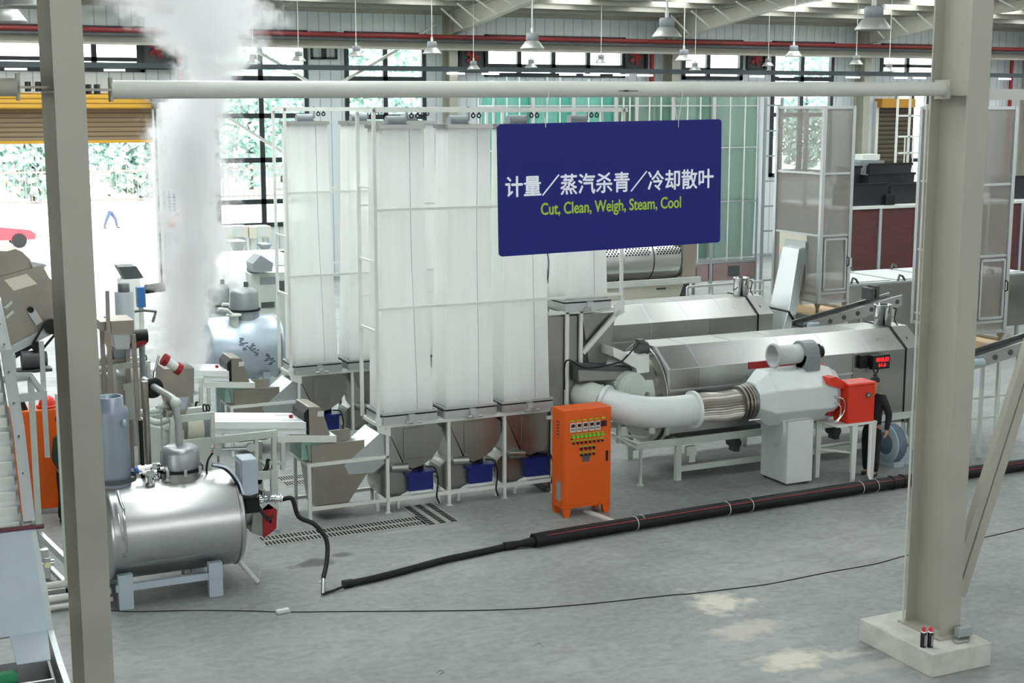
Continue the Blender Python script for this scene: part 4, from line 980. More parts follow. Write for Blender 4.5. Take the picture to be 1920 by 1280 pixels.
    cb_ = MB().box((cx0, 18.05, bz), (cx1, 18.4, tz)).obj('control_box', M_greyblue, t, bevel=.012)
    MB().box((cx0-.012, 18.1, bz+.05), (cx0, 18.36, tz-.05)).obj('box_door', mat('plain_grey_blue_enamel', '#a9b8bf', .42), cb_)  # same grey blue as the box, without tone variation
    MB().bar((cx1-.03, 18.2, bz), (cx1-.03, 18.3, 1.12), .05).obj('box_bracket', M_alu, t)
    MB().tube(bez([V(4.28, yc-.2, 1.68), V(4.42, yc-.28, 1.64), V(4.54, yc-.35, 1.5), V(4.62, yc-.42, 1.28), V(4.74, yc-.45, 1.24), V(4.86, yc-.4, 1.3)], 5), .03, 8).obj('cable_loom', M_black, t)
    MB().tube(bez([V(4.28, yc-.24, 1.69), V(4.45, yc-.32, 1.64), V(4.57, yc-.42, 1.48), V(4.62, yc-.48, 1.3)], 5), .018, 8).obj('wire_sleeve', M_bluefilm, t)
    MB().cyl((4.58, yc-.05, .95), (4.82, yc-.05, .95), .2, n=24).torus((4.64, yc-.05, .95), .21, .025, (1, 0, 0), 24, 6).obj('burner_flange', M_steel, t)
    MB().box((4.66, yc-.4, 1.0), (4.86, yc-.1, 1.24)).obj('burner_motor', M_black, t, bevel=.02)
    MB().prismY([(4.76, .7), (4.93, .62), (4.95, 1.0), (4.80, 1.05)], yc-.28, yc+.08).obj('burner_casing', M_steel2, t)
    MB().prismY([(4.92, .6), (5.1, .72), (5.12, .98), (5.0, 1.08), (4.92, 1.02)], yc-.3, yc+.12).obj('burner_body', M_dred, t, bevel=.02)
    MB().cyl((5.02, yc+.1, .76), (5.2, yc+.1, .76), .05, n=12).obj('yellow_cap', mat('yellow_plastic', '#d9a72a', .4), t)
    gt = MB().tube([V(4.86, yc-.2, 1.12), V(5.05, yc-.25, 1.14), V(5.2, yc-.3, 1.12)], .045, 12)
    for k in range(5): gt.torus((4.9+.07*k, yc-.22-.015*k, 1.13), .05, .014, (1, -.2, 0), 14, 6)
    gt.box((4.9, yc-.3, 1.0), (5.06, yc-.16, 1.1)).cyl((4.95, yc-.22, 1.1), (4.95, yc-.22, 1.26), .035, n=10)
    gt.obj('gas_train', M_chrome, t)
    gg = A(503, 925, yc-.3); MB().cyl(gg-V(0, .03, 0), gg+V(0, .02, 0), .045, n=14).cyl(gg, V(gg.x, gg.y, 1.14), .012, n=8).obj('gas_gauge', M_grey, t)
    MB().tube(bez([V(4.85, yc-.35, 1.1), V(4.9, yc-.42, .98), V(4.98, yc-.44, .9), V(5.0, yc-.38, .84)], 5), .016, 6).tube(bez([V(4.84, yc-.37, 1.06), V(4.94, yc-.46, .9), V(5.02, yc-.42, .95)], 5), .014, 6).obj('burner_cable', M_black, t)
    lg0, lg1 = A(447, 1050, yc-.25), G(484, 1094)
    MB().tube([lg0, V(lg1.x, lg1.y, .02)], .032, 10).obj('burner_prop', M_pipe, t)
    MB().tube([V(lg1.x, lg1.y, .02), V(4.96, yc-.28, .66)], .006, 6).obj('prop_wire', M_pale, t)
    MB().cyl((3.9, yc-.1, .2), (3.9, yc-.1, .4), .06, n=12).cyl((4.0, yc-.1, .22), (4.0, yc-.1, .4), .04, n=12).obj('drain_cock', M_steel, t)
    return t
boiler()
hz = thing('gas_hose', 'black gas hose from the boiler burner arching down to the floor', 'hose', G(605, 1115))
yh = 17.95
hp = [V(5.2, 18.2, 1.12), V(5.32, 18.15, 1.12), A(560, 968, 18.1), A(590, 983, 18.0), A(612, 1012, 17.85), A(613, 1050, 17.65), A(606, 1085, 17.45)]
MB().tube(bez(hp, 6), .032, 10).obj('hose', M_black, hz)
e0 = A(606, 1085, 17.45); e1 = G(605, 1113, .03)
MB().tube([e0, e1], .028, 10).cyl(e0+V(-.06, 0, -.04), e0+V(.04, 0, -.04), .012, n=8).obj('end_fitting', M_chrome, hz)
MB().tube([e1, G(625, 1107, .03), G(652, 1096, .045)], .02, 8).obj('lead', M_black, hz)
# ================================================================ DRYERS, BURNER, CABINETS
YD = 20.35
def make_dryer():
    t = thing('drum_dryer', 'long faceted stainless drum dryer of the front line, behind the white burner', 'machine', (15.2, YD+.8, 0))
    x0, x1, x2 = 12.62, 17.72, 18.02; W = 1.6
    prof = [(YD, .82), (YD, 1.94), (YD+.46, 2.27), (YD+W-.46, 2.27), (YD+W, 1.94), (YD+W, .82), (YD+W-.25, .62), (YD+.25, .62)]
    MB().prismX(prof, x0, x1).obj('housing', M_steel, t, bevel=.006)
    MB().prismX([(YD-.008, .52), (YD-.008, 1.945), (YD+.458, 2.28), (YD+W-.458, 2.28), (YD+W+.008, 1.945), (YD+W+.008, .52)], x1+.045, x2+.12).obj('end_housing', M_steel, t, bevel=.006)
    MB().prismX([(YD-.014, .55), (YD-.014, 1.95), (YD+.455, 2.288), (YD+W-.455, 2.288), (YD+W+.014, 1.95), (YD+W+.014, .55)], x1-.0, x1+.045).obj('black_seal', M_black, t)
    MB().box((x1-1.2, YD-.012, .55), (x1, YD+.05, 1.93)).obj('side_panel', M_steel2, t, bevel=.004)
    s_ = MB()
    k = 0; x = x0+.75
    while x < x1-.3:
        s_.bar((x-.12, YD-.003, 1.55), (x-.12, YD-.003, 1.94), .012, .006, up=(0, 1, 0)).bar((x-.12, YD, 1.94), (x-.12, YD+.46, 2.272), .016, .006).bar((x-.12, YD+.46, 2.274), (x-.12, YD+W-.46, 2.274), .016, .006); x += .92
    s_.obj('panel_seam', M_galv, t)
    r_ = MB().box((x0, YD-.03, 1.555), (x1-1.2, YD+.0, 1.585)).box((x0, YD-.015, 1.2), (x1-1.2, YD, 1.215)); r_.obj('side_rail', M_alu, t)
    f = MB()
    for y in (YD-.05, YD+W): f.bar((11.95, y, .68), (18.0, y, .68), .06, .12).bar((12.8, y, .2), (17.9, y, .2), .05, .1)
    for x in (12.0, 12.8, 15.0, 17.2, 17.9): f.bar((x, YD-.05, .68), (x, YD+W, .68), .06, .1)
    f.obj('frame', M_pale, t)
    for x in (12.8, 15.3, 17.9):
        for y in (YD-.05, YD+W): MB().box((x-.05, y-.04, 0), (x+.05, y+.04, .64)).obj('leg', M_pale, t)
    for y in (YD-.08, ): MB().cyl((12.04, y, 0), (12.04, y, .64), .03, n=10).cyl((12.04, y, 0), (12.04, y, .02), .06, n=12).obj('leg', M_pale, t)
    d = MB().cyl((x0-.12, YD+.8, 1.4), (x0+.05, YD+.8, 1.4), .66, n=48); d.obj('drum_mouth', M_steel2, t)
    rg = MB().prismX([(YD+.8+.86*math.cos(a), 1.4+.86*math.sin(a)) for a in [PI*2*i/40 for i in range(40)]], x0-.07, x0-.04)
    rg.torus((x0-.055, YD+.8, 1.4), .86, .022, (1, 0, 0), 48, 6); rg.obj('end_plate', M_steel2, t)
    MB().prismX([(YD-.01, .8), (YD-.01, 1.95), (YD+.46, 2.28), (YD+.5, 2.2), (YD+.08, 1.9), (YD+.08, .8)], x0-.03, x0+.02).obj('end_frame', M_alu, t)
    a_ = MB().prismY(pz(YD-.1, (1148, 650), (1193, 668), (1216, 664), (1216, 697), (1194, 700), (1192, 690), (1150, 668)), YD-.12, YD+.35)
    a_.obj('feed_arm', M_frame, t, bevel=.008)
    m0 = A(1200, 652, YD+.1); m_ = MB().cyl(m0-V(.07, 0, .02), m0+V(.13, 0, .0), .11, n=20).box(m0+V(-.06, -.06, .08), m0+V(.06, .06, .15)).box(m0+V(-.18, -.12, -.14), m0+V(.2, .1, -.11)); m_.obj('arm_motor', M_dkgrey, t)
    MB().tube(bez([m0+V(-.05, -.05, .1), A(1175, 668, YD-.14), A(1158, 680, YD-.16), A(1100, 690, YD-.1), A(1062, 676, YD), A(1058, 730, YD+.05)], 6), .014, 6).obj('motor_cable', M_black, t)
    b_ = MB().prismY(pz(YD-.02, (1085, 682), (1186, 690), (1186, 712), (1085, 716)), YD-.0, YD+.6); b_.obj('feed_belt', M_dkgrey, t)
    MB().prismY(pz(YD-.03, (1085, 694), (1188, 697), (1188, 710), (1085, 714)), YD-.04, YD-.01).obj('belt_side', M_steel2, t)
    br = MB()
    b2 = MB(); b2.bar(A(1150, 815, YD-.08), A(1198, 842, YD-.08), .05, .04).bar(A(1160, 790, YD-.05), A(1160, 830, YD-.05), .06); b2.obj('feed_table', M_pale, t); MB().bar(A(1150, 815, YD+.5), A(1230, 822, YD+.5), .05, .04).obj('table_rail', M_pale, t)
    br.prismY(pz(YD-.06, (1150, 715), (1222, 712), (1226, 735), (1226, 812), (1217, 812), (1216, 735), (1150, 722)), YD-.1, YD-.05)
    br.obj('feed_bracket', M_pale, t)
    MB().box((12.95, YD-.1, .42), (13.15, YD-.02, .58)).box((13.0, YD-.1, .3), (13.12, YD-.03, .42)).obj('terminal_box', M_pale, t)
    for x in (14.2, 16.4): MB().cyl((x, YD+.2, .45), (x, YD+.45, .45), .09, n=14).box((x-.05, YD+.2, .3), (x+.05, YD+.4, .6)).obj('support_roller', M_dkgrey, t)
    return t
dryer = make_dryer()
dup(dryer, (0, LINE, 0), 'long faceted stainless drum dryer of the rear line, behind the front dryer')
def make_pot(dy, label):
    x, y, z = 17.82, 21.12+dy, 2.275
    t = thing('exhaust_pot', label, 'pot', (x, y, z), 'steel pots on the dryers')
    MB().lathe([(.0, 0), (.165, 0), (.165, .36), (.18, .37), (.18, .385), (.15, .385), (.148, .02), (0, .02)], (x, y, z), n=32).obj('pot_shell', M_pot, t)
    MB().tube(bez([V(x+.1, y-.16, z+.33), V(x+.15, y-.2, z+.3), V(x+.12, y-.2, z+.1), V(x+.18, y-.3, z-.05), V(x+.1, y-.6, z-.2)], 5), .012, 6).obj('pot_cable', M_black, t)
    for k in (-1, 1): MB().bar((x+k*.16, y-.05, z+.14), (x+k*.24, y-.05, z+.14), .03).obj('pot_lug', M_steel, t)
make_pot(0, 'round steel exhaust pot on the near end of the front dryer, beside the right column')
make_pot(LINE, 'round steel exhaust pot on the end of the rear dryer, left of the chute')
# ---- burner with pedestal, elbow pipe, corrugated pipe, blower
t = thing('hot_air_burner', 'white octagonal hot air burner on a square white pedestal', 'burner', (14.5, 19.5, 0)); yb2 = 19.52; zc = 1.5; R = .47
def octa(x, r, sy=1.): return [V(x, yb2+r*sy*math.cos(PI/8+i*PI/4), zc+r*math.sin(PI/8+i*PI/4)) for i in range(8)]
MB().loft([octa(13.72, .30), octa(13.95, .5), octa(15.18, .5), octa(15.36, .40)]).obj('burner_body', M_white, t, bevel=.02)
MB().box((14.24, 19.14, .045), (14.77, 19.9, 1.12)).obj('pedestal', M_white, t, bevel=.008)
MB().cyl((14.18, yb2, .98), (14.75, yb2, .98), .33, n=24).obj('saddle', mat('saddle_white_enamel', '#cfd6d6', .4), t)  # nearly the burner body's white, slightly rougher
for x in (14.3, 14.7):
    for y in (19.22, 19.82): MB().cyl((x, y, 0), (x, y, .05), .035, n=12).obj('foot', M_dkgrey, t)
hs = MB(); n = 72; rings = []
for i in range(9):
    x = 12.62+.86*i/8; rings.append([V(x, yb2+(.245+(.009 if k % 2 else -.009))*math.cos(2*PI*k/n+.02*math.sin(i)), 1.42+.01*math.sin(i*1.1)+(.245+(.009 if k % 2 else -.009))*math.sin(2*PI*k/n+.02*math.sin(i))) for k in range(n)])
hs.loft(rings); hs.obj('braided_hose', mat('braided_steel', '#b5b1a8', .35, 1), t)
ck = MB()
for x, r in ((13.5, .265), (13.57, .275), (13.63, .285), (13.69, .275)): ck.torus((x, yb2, 1.45), r, .03, (1, 0, 0), 32, 8)
ck.cyl((13.46, yb2, 1.45), (13.76, yb2, 1.45), .255, n=32); ck.obj('hose_clamp', mat('dark_steel_clamp', '#85807a', .35, 1), t)
for y in (-.28, .28): MB().cyl((13.5, yb2+y, 1.2), (13.74, yb2+y, 1.2), .018, n=8).obj('clamp_bolt', M_chrome, t)
ep = bez([V(12.60, yb2, 1.42), V(12.2, yb2, 1.42), V(11.8, yb2+.02, 1.44), V(11.45, yb2+.18, 1.49), V(11.2, yb2+.5, 1.56)], 6)
MB().tube(ep, .255, 32).obj('elbow_pipe', M_white, t)
fl_ = MB().cyl((12.56, yb2, 1.42), (12.61, yb2, 1.42), .31, n=36); fl_.obj('pipe_flange', M_white, t)
dirn = (ep[-1]-ep[-2]).normalized(); MB().cyl(ep[-1]-dirn*.03, ep[-1]+dirn*.03, .30, n=36).obj('pipe_flange', M_white, t)
MB().tube(bez([ep[-1], ep[-1]+V(-.1, .35, .05), ep[-1]+V(-.05, .8, .02), ep[-1]+V(.15, 1.1, 0)], 5), .25, 28).obj('rear_elbow', M_pale, t)
dk = A(1186, 728, 20.15); dm = MB()
for k, r in enumerate((.27, .22, .15, .08)): dm.cyl(dk+V(0, -.012*k, 0), dk+V(0, .5, 0), r, n=32)
dm.obj('inlet_drum', M_pale, t)
# blower
bc = V(14.82, yb2, 2.2)
vol = [(bc.y+(.21+.05*i/24)*math.cos(2*PI*i/24), bc.z+(.21+.05*i/24)*math.sin(2*PI*i/24)) for i in range(25)]
MB().prismX(vol, bc.x-.14, bc.x+.14).box((bc.x-.14, bc.y-.26, 1.93), (bc.x+.14, bc.y+.05, 2.2)).obj('blower_volute', mat('mid_grey_paint', '#7d8486', .45), t, bevel=.01)
MB().lathe([(.165, 0), (.165, .5), (.2, .5), (.2, .52)], (bc.x-.14, yb2, 2.2), (-1, 0, 0), n=32).obj('blower_inlet', M_white, t)
MB().lathe([(.215, .50), (.21, .53), (.16, .535), (.15, .4), (0, .4)], (bc.x-.14, yb2, 2.2), (-1, 0, 0), n=32).obj('inlet_ring', mat('inlet_grey', '#a9adab', .45), t)
MB().cyl((bc.x+.14, yb2, 2.2), (bc.x+.3, yb2, 2.2), .1, n=18).cyl((bc.x+.3, yb2, 2.2), (bc.x+.34, yb2, 2.2), .11, n=12).box((bc.x+.16, yb2-.05, 2.27), (bc.x+.28, yb2+.05, 2.34)).obj('blower_motor', M_black, t)
MB().box((13.92, 19.86, 1.93), (15.2, 19.9, 2.05)).obj('red_mounting_bar', M_dred, t)
MB().tube([V(bc.x+.22, yb2-.09, 2.2), V(bc.x+.24, yb2-.1, 1.9)], .012, 6).obj('motor_cable', M_black, t)
# ---- burner head: red box on a white table
t = thing('burner_table', 'white table with tapered legs under the red burner box', 'table', (15.5, 19.2, 0))
MB().box((15.08, 18.9, .99), (15.93, 19.5, 1.03)).obj('table_top', M_frame, t)
for x, y, d in ((15.5, 18.93, 1), (15.9, 18.93, 1), (15.12, 19.42, 1), (15.9, 19.46, 1)):
    MB().loft([[V(x-.085, y-.02, 1.0), V(x+.03, y-.02, 1.0), V(x+.03, y+.02, 1.0), V(x-.085, y+.02, 1.0)], [V(x-.07, y-.02, 0), V(x+.005, y-.02, 0), V(x+.005, y+.02, 0), V(x-.07, y+.02, 0)]]).obj('leg', M_frame, t)
MB().bar((15.12, 19.44, .5), (15.5, 18.95, .5), .035).bar((15.12, 19.44, .55), (15.88, 19.46, .55), .035).obj('stretcher', M_frame, t)
tag(MB().tube([V(15.72, 18.82, 1.0), V(15.72, 18.82, .12), V(15.69, 18.72, .06), V(15.55, 18.5, .05)], .03, 10).obj('drain_pipe', M_frame), 'thin white pipe standing beside the red box table, bent at the floor', 'pipe')
t = thing('red_burner', 'bright red burner box on the white table', 'burner', (15.5, 19.2, 1.03))
MB().box((15.3, 18.92, 1.03), (15.87, 19.3, 1.68)).obj('burner_box', M_red, t, bevel=.01)
MB().loft([[V(15.28, 18.9, 1.69), V(15.9, 18.9, 1.69), V(15.9, 19.32, 1.69), V(15.28, 19.32, 1.69)], [V(15.3, 18.92, 1.72), V(15.88, 18.92, 1.72), V(15.88, 19.3, 1.72), V(15.3, 19.3, 1.72)]]).obj('box_lid', M_red, t)
MB().prismY([(15.32, 1.72), (15.32, 1.62), (15.12, 1.66), (14.96, 1.72), (14.96, 1.84), (15.1, 1.85)], 19.0, 19.62).obj('top_cowl', M_red, t)
MB().prismY([(15.05, 1.78), (15.26, 1.98), (15.24, 1.75)], 19.58, 19.62).prismY([(14.8, 1.75), (15.12, 1.98), (15.1, 1.78)], 19.66, 19.7).obj('fin_plate', M_red, t)
MB().cyl((15.72, 18.9, 1.5), (15.72, 18.93, 1.5), .05, n=20).obj('sight_glass', M_dkgrey, t)
MB().cyl((15.72, 18.894, 1.5), (15.72, 18.9, 1.5), .02, n=14).obj('sight_lens', M_greyblue, t)
MB().cyl((15.12, 19.3, 1.32), (15.32, 19.3, 1.32), .16, n=20).box((15.05, 19.15, 1.15), (15.2, 19.4, 1.5)).obj('fan_block', M_dred, t)
MB().tube(bez([V(15.1, 19.05, 1.5), V(15.25, 18.98, 1.45), V(15.28, 18.98, 1.25), V(15.15, 19.0, 1.06)], 5), .014, 6).tube(bez([V(15.08, 19.1, 1.4), V(15.2, 19.0, 1.34), V(15.2, 19.0, 1.16), V(15.1, 19.02, 1.05)], 5), .012, 6).obj('hose', M_chrome, t)
# ---- LED display on the front dryer
t = thing('led_display', 'small black box with red glowing digits on the front dryer', 'display', A(1650, 680, YD-.1))
x0, z1 = A(1637, 666, YD-.2).x, A(1637, 667, YD-.2).z; x1, z0 = A(1668, 690, YD-.2).x, A(1668, 690, YD-.2).z
MB().box((x0, YD-.2, z0), (x1, YD-.1, z1)).obj('case', M_black, t, bevel=.004)
MB().box((x0+.02, YD-.204, z0+.02), (x1-.02, YD-.2, z1-.02)).obj('screen', M_blackp, t)
MB().box((x0-.2, YD-.1, z0+.02), (x0-.02, YD+.02, z1)).obj('mount_box', M_black, t)
MB().box((x0, YD-.11, z0+.05), (x1, YD-.0, z0+.1)).obj('bracket', M_black, t)
XM = Matrix.Rotation(PI/2, 4, 'X'); ww = x1-x0
fit_text('8848.83', M_led, 'digits', t, Matrix.Translation(((x0+x1)/2+.02, YD-.206, z0+(z1-z0)*.68)) @ XM, ww*.72, .075, .0)
fit_text('61.6', M_led, 'digits', t, Matrix.Translation(((x0+x1)/2+.02, YD-.206, z0+(z1-z0)*.3)) @ XM, ww*.42, .065, .0)
MB().torus(V(x0+.12, YD-.15, z0-.03), .05, .014, (0, 1, 0), 16, 6).obj('cable_loop', M_black, t)
# ---- blue grey fan on the floor behind the person
fc = A(1668, 838, 19.6); t = thing('floor_fan', 'blue grey round fan housing on the floor behind the man', 'fan', (fc.x, 19.6, 0))
MB().lathe([(0, 0), (.34, 0), (.34, .2), (0, .2)], (fc.x-.1, 19.6, .4), (1, 0, 0), n=32).obj('fan_housing', mat('fan_blue_grey', '#5e7482', .45), t)
MB().lathe([(.2, -.01), (.34, -.01), (.36, .01), (.34, .03)], (fc.x-.1, 19.6, .4), (1, 0, 0), n=32).obj('rim', M_greyblue, t)
MB().cyl((fc.x+.1, 19.6, .42), (fc.x+.34, 19.6, .42), .11, n=18).obj('fan_motor', M_greyblue, t)
MB().box((fc.x-.1, 19.35, 0), (fc.x+.12, 19.85, .1)).box((fc.x+.12, 19.45, 0), (fc.x+.36, 19.75, .3)).obj('fan_base', M_greyblue, t)
# ---------------------------------------------------------------- mesh cabinet with chute, tray and belt (rear line first)
def make_mesh_cabinet():
    t = thing('mesh_cabinet', 'tall aluminium framed grey mesh cabinet of the rear line, above the chute', 'cabinet', (19.65, 25.8, 2.0))
    X0, X1, Y0, Y1, Z0, Z1 = 19.25, 20.02, 24.95, 26.6, 2.1, 6.36
    for x in (X0, X1):
        for y in (Y0, Y1): MB().box((x-.04, y-.04, Z0), (x+.04, y+.04, Z1)).obj('post', M_alu, t)
    zs = (Z0+.03, 2.32, 3.58, 4.92, Z1-.03)
    for z in zs:
        f = MB()
        for a, b in (((X0, Y0), (X1, Y0)), ((X0, Y0), (X0, Y1)), ((X1, Y0), (X1, Y1)), ((X0, Y1), (X1, Y1))): f.bar((*a, z), (*b, z), .06 if z in (Z0+.03, Z1-.03) else .045)
        f.obj('rail', M_alu, t)
    MB().loft([[V(X0, Y0, 2.1), V(X1, Y0, 2.1), V(X1, Y1, 2.1), V(X0, Y1, 2.1)], [V(X0, Y0, Z1), V(X1, Y0, Z1), V(X1, Y1, Z1), V(X0, Y1, Z1)]], caps=False).obj('mesh_panel', M_net, t)
    MB().box((X0-.02, Y0+.45, 2.3), (X0-.005, Y1-.2, 3.56)).obj('cream_panel', M_cream, t)
    d = MB()
    for a, b in (((X0+.1, 2.4), (X1-.1, 2.4)), ((X0+.1, 3.5), (X1-.1, 3.5)), ((X0+.1, 2.4), (X0+.1, 3.5)), ((X1-.1, 2.4), (X1-.1, 3.5))): d.bar((a[0], Y0-.03, a[1]), (b[0], Y0-.03, b[1]), .045)
    d.obj('door_frame', M_alu, t)
    MB().tube([V(X1-.06, Y0-.05, 2.9), V(X1-.06, Y0-.11, 2.92), V(X1-.06, Y0-.11, 3.08), V(X1-.06, Y0-.05, 3.1)], .014, 6).obj('door_handle', M_black, t)
    for x in (X0+.02, X1-.02):
        for y in (Y0+.05, Y1-.05): MB().prismX([(y-.1, 2.09), (y+.1, 2.09), (y+.03, 1.98), (y+.03, 1.84), (y-.03, 1.84), (y-.03, 1.98)], x-.02, x+.02).obj('foot', M_steel2, t)
    return t
def make_chute():
    t = thing('discharge_chute', 'bent galvanised chute leading into the rear mesh cabinet', 'chute', (18.7, 25.5, 1.6))
    def ring(x, y0, y1, z, h): return [V(x-.02, y0, z), V(x-.02, y1, z), V(x+.16, y1, z-h), V(x+.16, y0, z-h)]
    MB().loft([ring(19.2, 25.45, 26.05, 3.30, .3), ring(19.05, 25.4, 26.0, 3.26, .3), ring(18.52, 24.98, 25.68, 1.98, .25)]).obj('upper_duct', M_galv, t, bevel=.01)
    MB().loft([ring(18.5, 24.97, 25.69, 1.97, .2), ring(18.28, 24.9, 25.65, 1.45, .2)]).obj('lower_duct', M_galv, t, bevel=.01)
    MB().loft([ring(18.51, 24.95, 25.71, 1.99, .25), ring(18.49, 24.95, 25.71, 1.95, .25)]).obj('joint_band', M_black, t)
    MB().box((19.17, 25.36, 2.92), (19.235, 26.12, 3.42)).obj('inlet_flange', M_galv, t)
    return t
def make_tray():
    t = thing('sorting_tray', 'stainless tray frame with pale board under the rear mesh cabinet', 'tray', (19.6, 25.6, 0))
    MB().box((18.85, 24.7, 1.74), (20.4, 26.5, 1.82)).obj('tray_frame', M_steel2, t, bevel=.01)
    MB().box((18.9, 24.75, 1.82), (20.35, 26.45, 1.84)).obj('board', M_plywood, t)
    r_ = MB()
    for a, b in (((18.85, 24.7), (20.4, 24.7)), ((18.85, 24.7), (18.85, 26.5)), ((20.4, 24.7), (20.4, 26.5))): r_.bar((*a, 1.84), (*b, 1.84), .03, .12)
    r_.obj('tray_edge', M_steel, t)
    for x in (18.95, 20.3):
        for y in (24.8, 26.4): MB().box((x-.03, y-.03, 0), (x+.03, y+.03, 1.74)).obj('leg', M_pale, t)
    MB().bar((18.95, 24.8, .5), (20.3, 24.8, .5), .04).bar((18.95, 24.8, .9), (20.3, 24.8, .9), .04).obj('stretcher', M_pale, t)
    return t
def make_belt():
    Yb = 23.6
    t = thing('belt_conveyor', 'inclined belt conveyor with bolt holes along its side, behind the front dryer', 'conveyor', (18.5, Yb, 0))
    P_ = pz(Yb, (1508, 606), (1656, 563), (1656, 590), (1530, 622), (1508, 622))
    a, b = V(P_[0][0], Yb, P_[0][1]), V(P_[1][0], Yb, P_[1][1]); b = a+(b-a)*1.25; d = (b-a)
    def q(u, dy, dz): return a+d*u+V(0, dy, dz)
    for dy in (0, .4): MB().loft([[q(0, dy, 0), q(0, dy+.03, 0), q(0, dy+.03, -.22), q(0, dy, -.22)], [q(1, dy, 0), q(1, dy+.03, 0), q(1, dy+.03, -.24), q(1, dy, -.24)]]).obj('side_plate', M_steel, t)
    MB().loft([[q(0, .03, -.06), q(0, .4, -.06), q(0, .4, -.1), q(0, .03, -.1)], [q(1, .03, -.06), q(1, .4, -.06), q(1, .4, -.1), q(1, .03, -.1)]]).obj('belt', M_black, t)
    for u in (.12, .26, .4, .54, .68, .82, .95):
        p = q(u, 0, -.12); MB().cyl(p-V(0, .012, 0), p+V(0, .01, 0), .05, n=14).obj('bearing', M_dkgrey, t)
    for u in (.3, .9):
        p = q(u, 0, -.22)
        for dy in (.0, .4): MB().box((p.x-.03, Yb+dy-.03, 0), (p.x+.03, Yb+dy+.03, p.z)).obj('leg', M_pale, t)
    MB().box(q(.7, .1, .05), q(.74, .4, .28)).box(q(.76, .1, .05), q(.79, .4, .3)).obj('gate_bracket', M_dkgrey, t)
    pm = q(.06, -.1, -.02); MB().cyl(pm-V(.12, 0, .05), pm+V(.12, 0, -.05), .07, n=16).obj('drive_motor', M_greyblue, t)
    return t
rt_ = [make_mesh_cabinet(), make_chute(), make_tray(), make_belt()]
for o, l in zip(rt_, ['tall aluminium framed grey mesh cabinet of the front line, right of the right column', 'galvanised chute of the front line, hidden behind the right column', 'stainless tray frame with pale board right of the column, under the near mesh cabinet', 'inclined belt conveyor with bolt holes right of the right column']):
    if o.name.startswith('discharge_chute'): continue
    dup(o, (0, -LINE, 0), l)
# ---------------------------------------------------------------- stainless drying boxes at the right, behind the cabinets
def drybox(x0, y0, ln, w_, z0, z1, label, n, dark=True):
    t = thing('drying_box', label, 'machine', (x0+ln/2, y0+w_/2, 0), 'drying boxes behind the mesh cabinets')
    MB().box((x0, y0, z0), (x0+ln, y0+w_, z1)).obj('casing', M_steel2, t, bevel=.01)
    MB().box((x0-.03, y0-.03, z1), (x0+ln+.03, y0+w_+.03, z1+.05)).obj('lid_frame', M_galv, t)
    for k in range(n):
        a = x0+ln*(k+.06)/n; b = x0+ln*(k+.94)/n
        MB().box((a, y0+.12, z1+.05), (b, y0+w_-.12, z1+.075)).obj('lid', M_white, t)
        for yy in (y0+.02, y0+w_-.14): MB().tube([V(a-.03, yy, z1+.04), V(a+.02, yy, z1+.2), V(a+.12, yy, z1+.16), V(a+.2, yy, z1+.05)], .03, 8).obj('clamp', M_dkgrey, t)
    for x in (x0+.2, x0+ln-.2):
        for y in (y0+.1, y0+w_-.1): MB().box((x-.04, y-.04, 0), (x+.04, y+.04, z0)).obj('leg', M_pale, t)
    g = MB().box((x0+ln*.42, y0-.2, z0+.15), (x0+ln*.42+.45, y0, z1-.12)); g.obj('fan_guard', M_grey, t)
    hm = MB()
    for i in range(7):
        for j in range(6): hm.box((x0+ln*.42+.05+.055*i, y0-.203, z0+.2+.07*j), (x0+ln*.42+.085+.055*i, y0-.2, z0+.245+.07*j))
    hm.obj('guard_hole', M_black, t)['kind'] = 'stuff'
    return t
z1 = A(1640, 533, 28.5).z
x_ = A(1593, 530, 28.5).x
drybox(x_, 28.5, 6.0, 2.2, .5, z1, 'long stainless drying box with white lids between the rear cabinet and the right column', 4)
drybox(27.6, 23.2, 5.0, 2.2, .6, 2.0, 'long stainless drying box with white lids at the right edge, behind the near cabinet', 3)
# ================================================================ BACKGROUND MACHINES, NETS, BOOTH
# ---- booth with red brown panels, white top and black hoods
bY, bz = 34.0, 3.38
t = thing('panelled_booth', 'long booth with red brown panels and white top at the right rear', 'booth', (33, bY+1.5, 0))
MB().box((27.0, bY+.05, 0), (44, bY+3.2, bz-.08)).obj('booth_core', M_grey, t)
MB().box((26.95, bY-.05, bz-.08), (44.1, bY+3.3, bz)).obj('white_top', M_frame, t)
x = 25.6
xs_ = [25.0]
while x < 44: xs_.append(x); x += 1.42
for x in [27.0+1.42*k for k in range(12)]:
    MB().box((x+.08, bY, .3), (x+1.34, bY+.04, bz-.1)).obj('panel', M_brick, t)
    MB().box((x-.04, bY-.03, 0), (x+.06, bY+.05, bz-.08)).obj('post', M_alu, t)
hood_l = ['black sloping hood on the white booth top, farthest left', 'long low black hood on the front edge of the booth top', 'black hood in the middle of the booth top', 'large black hood on the rear of the booth top', 'black hood on the booth top close to the right column', 'black hood on the booth top right of the right column']
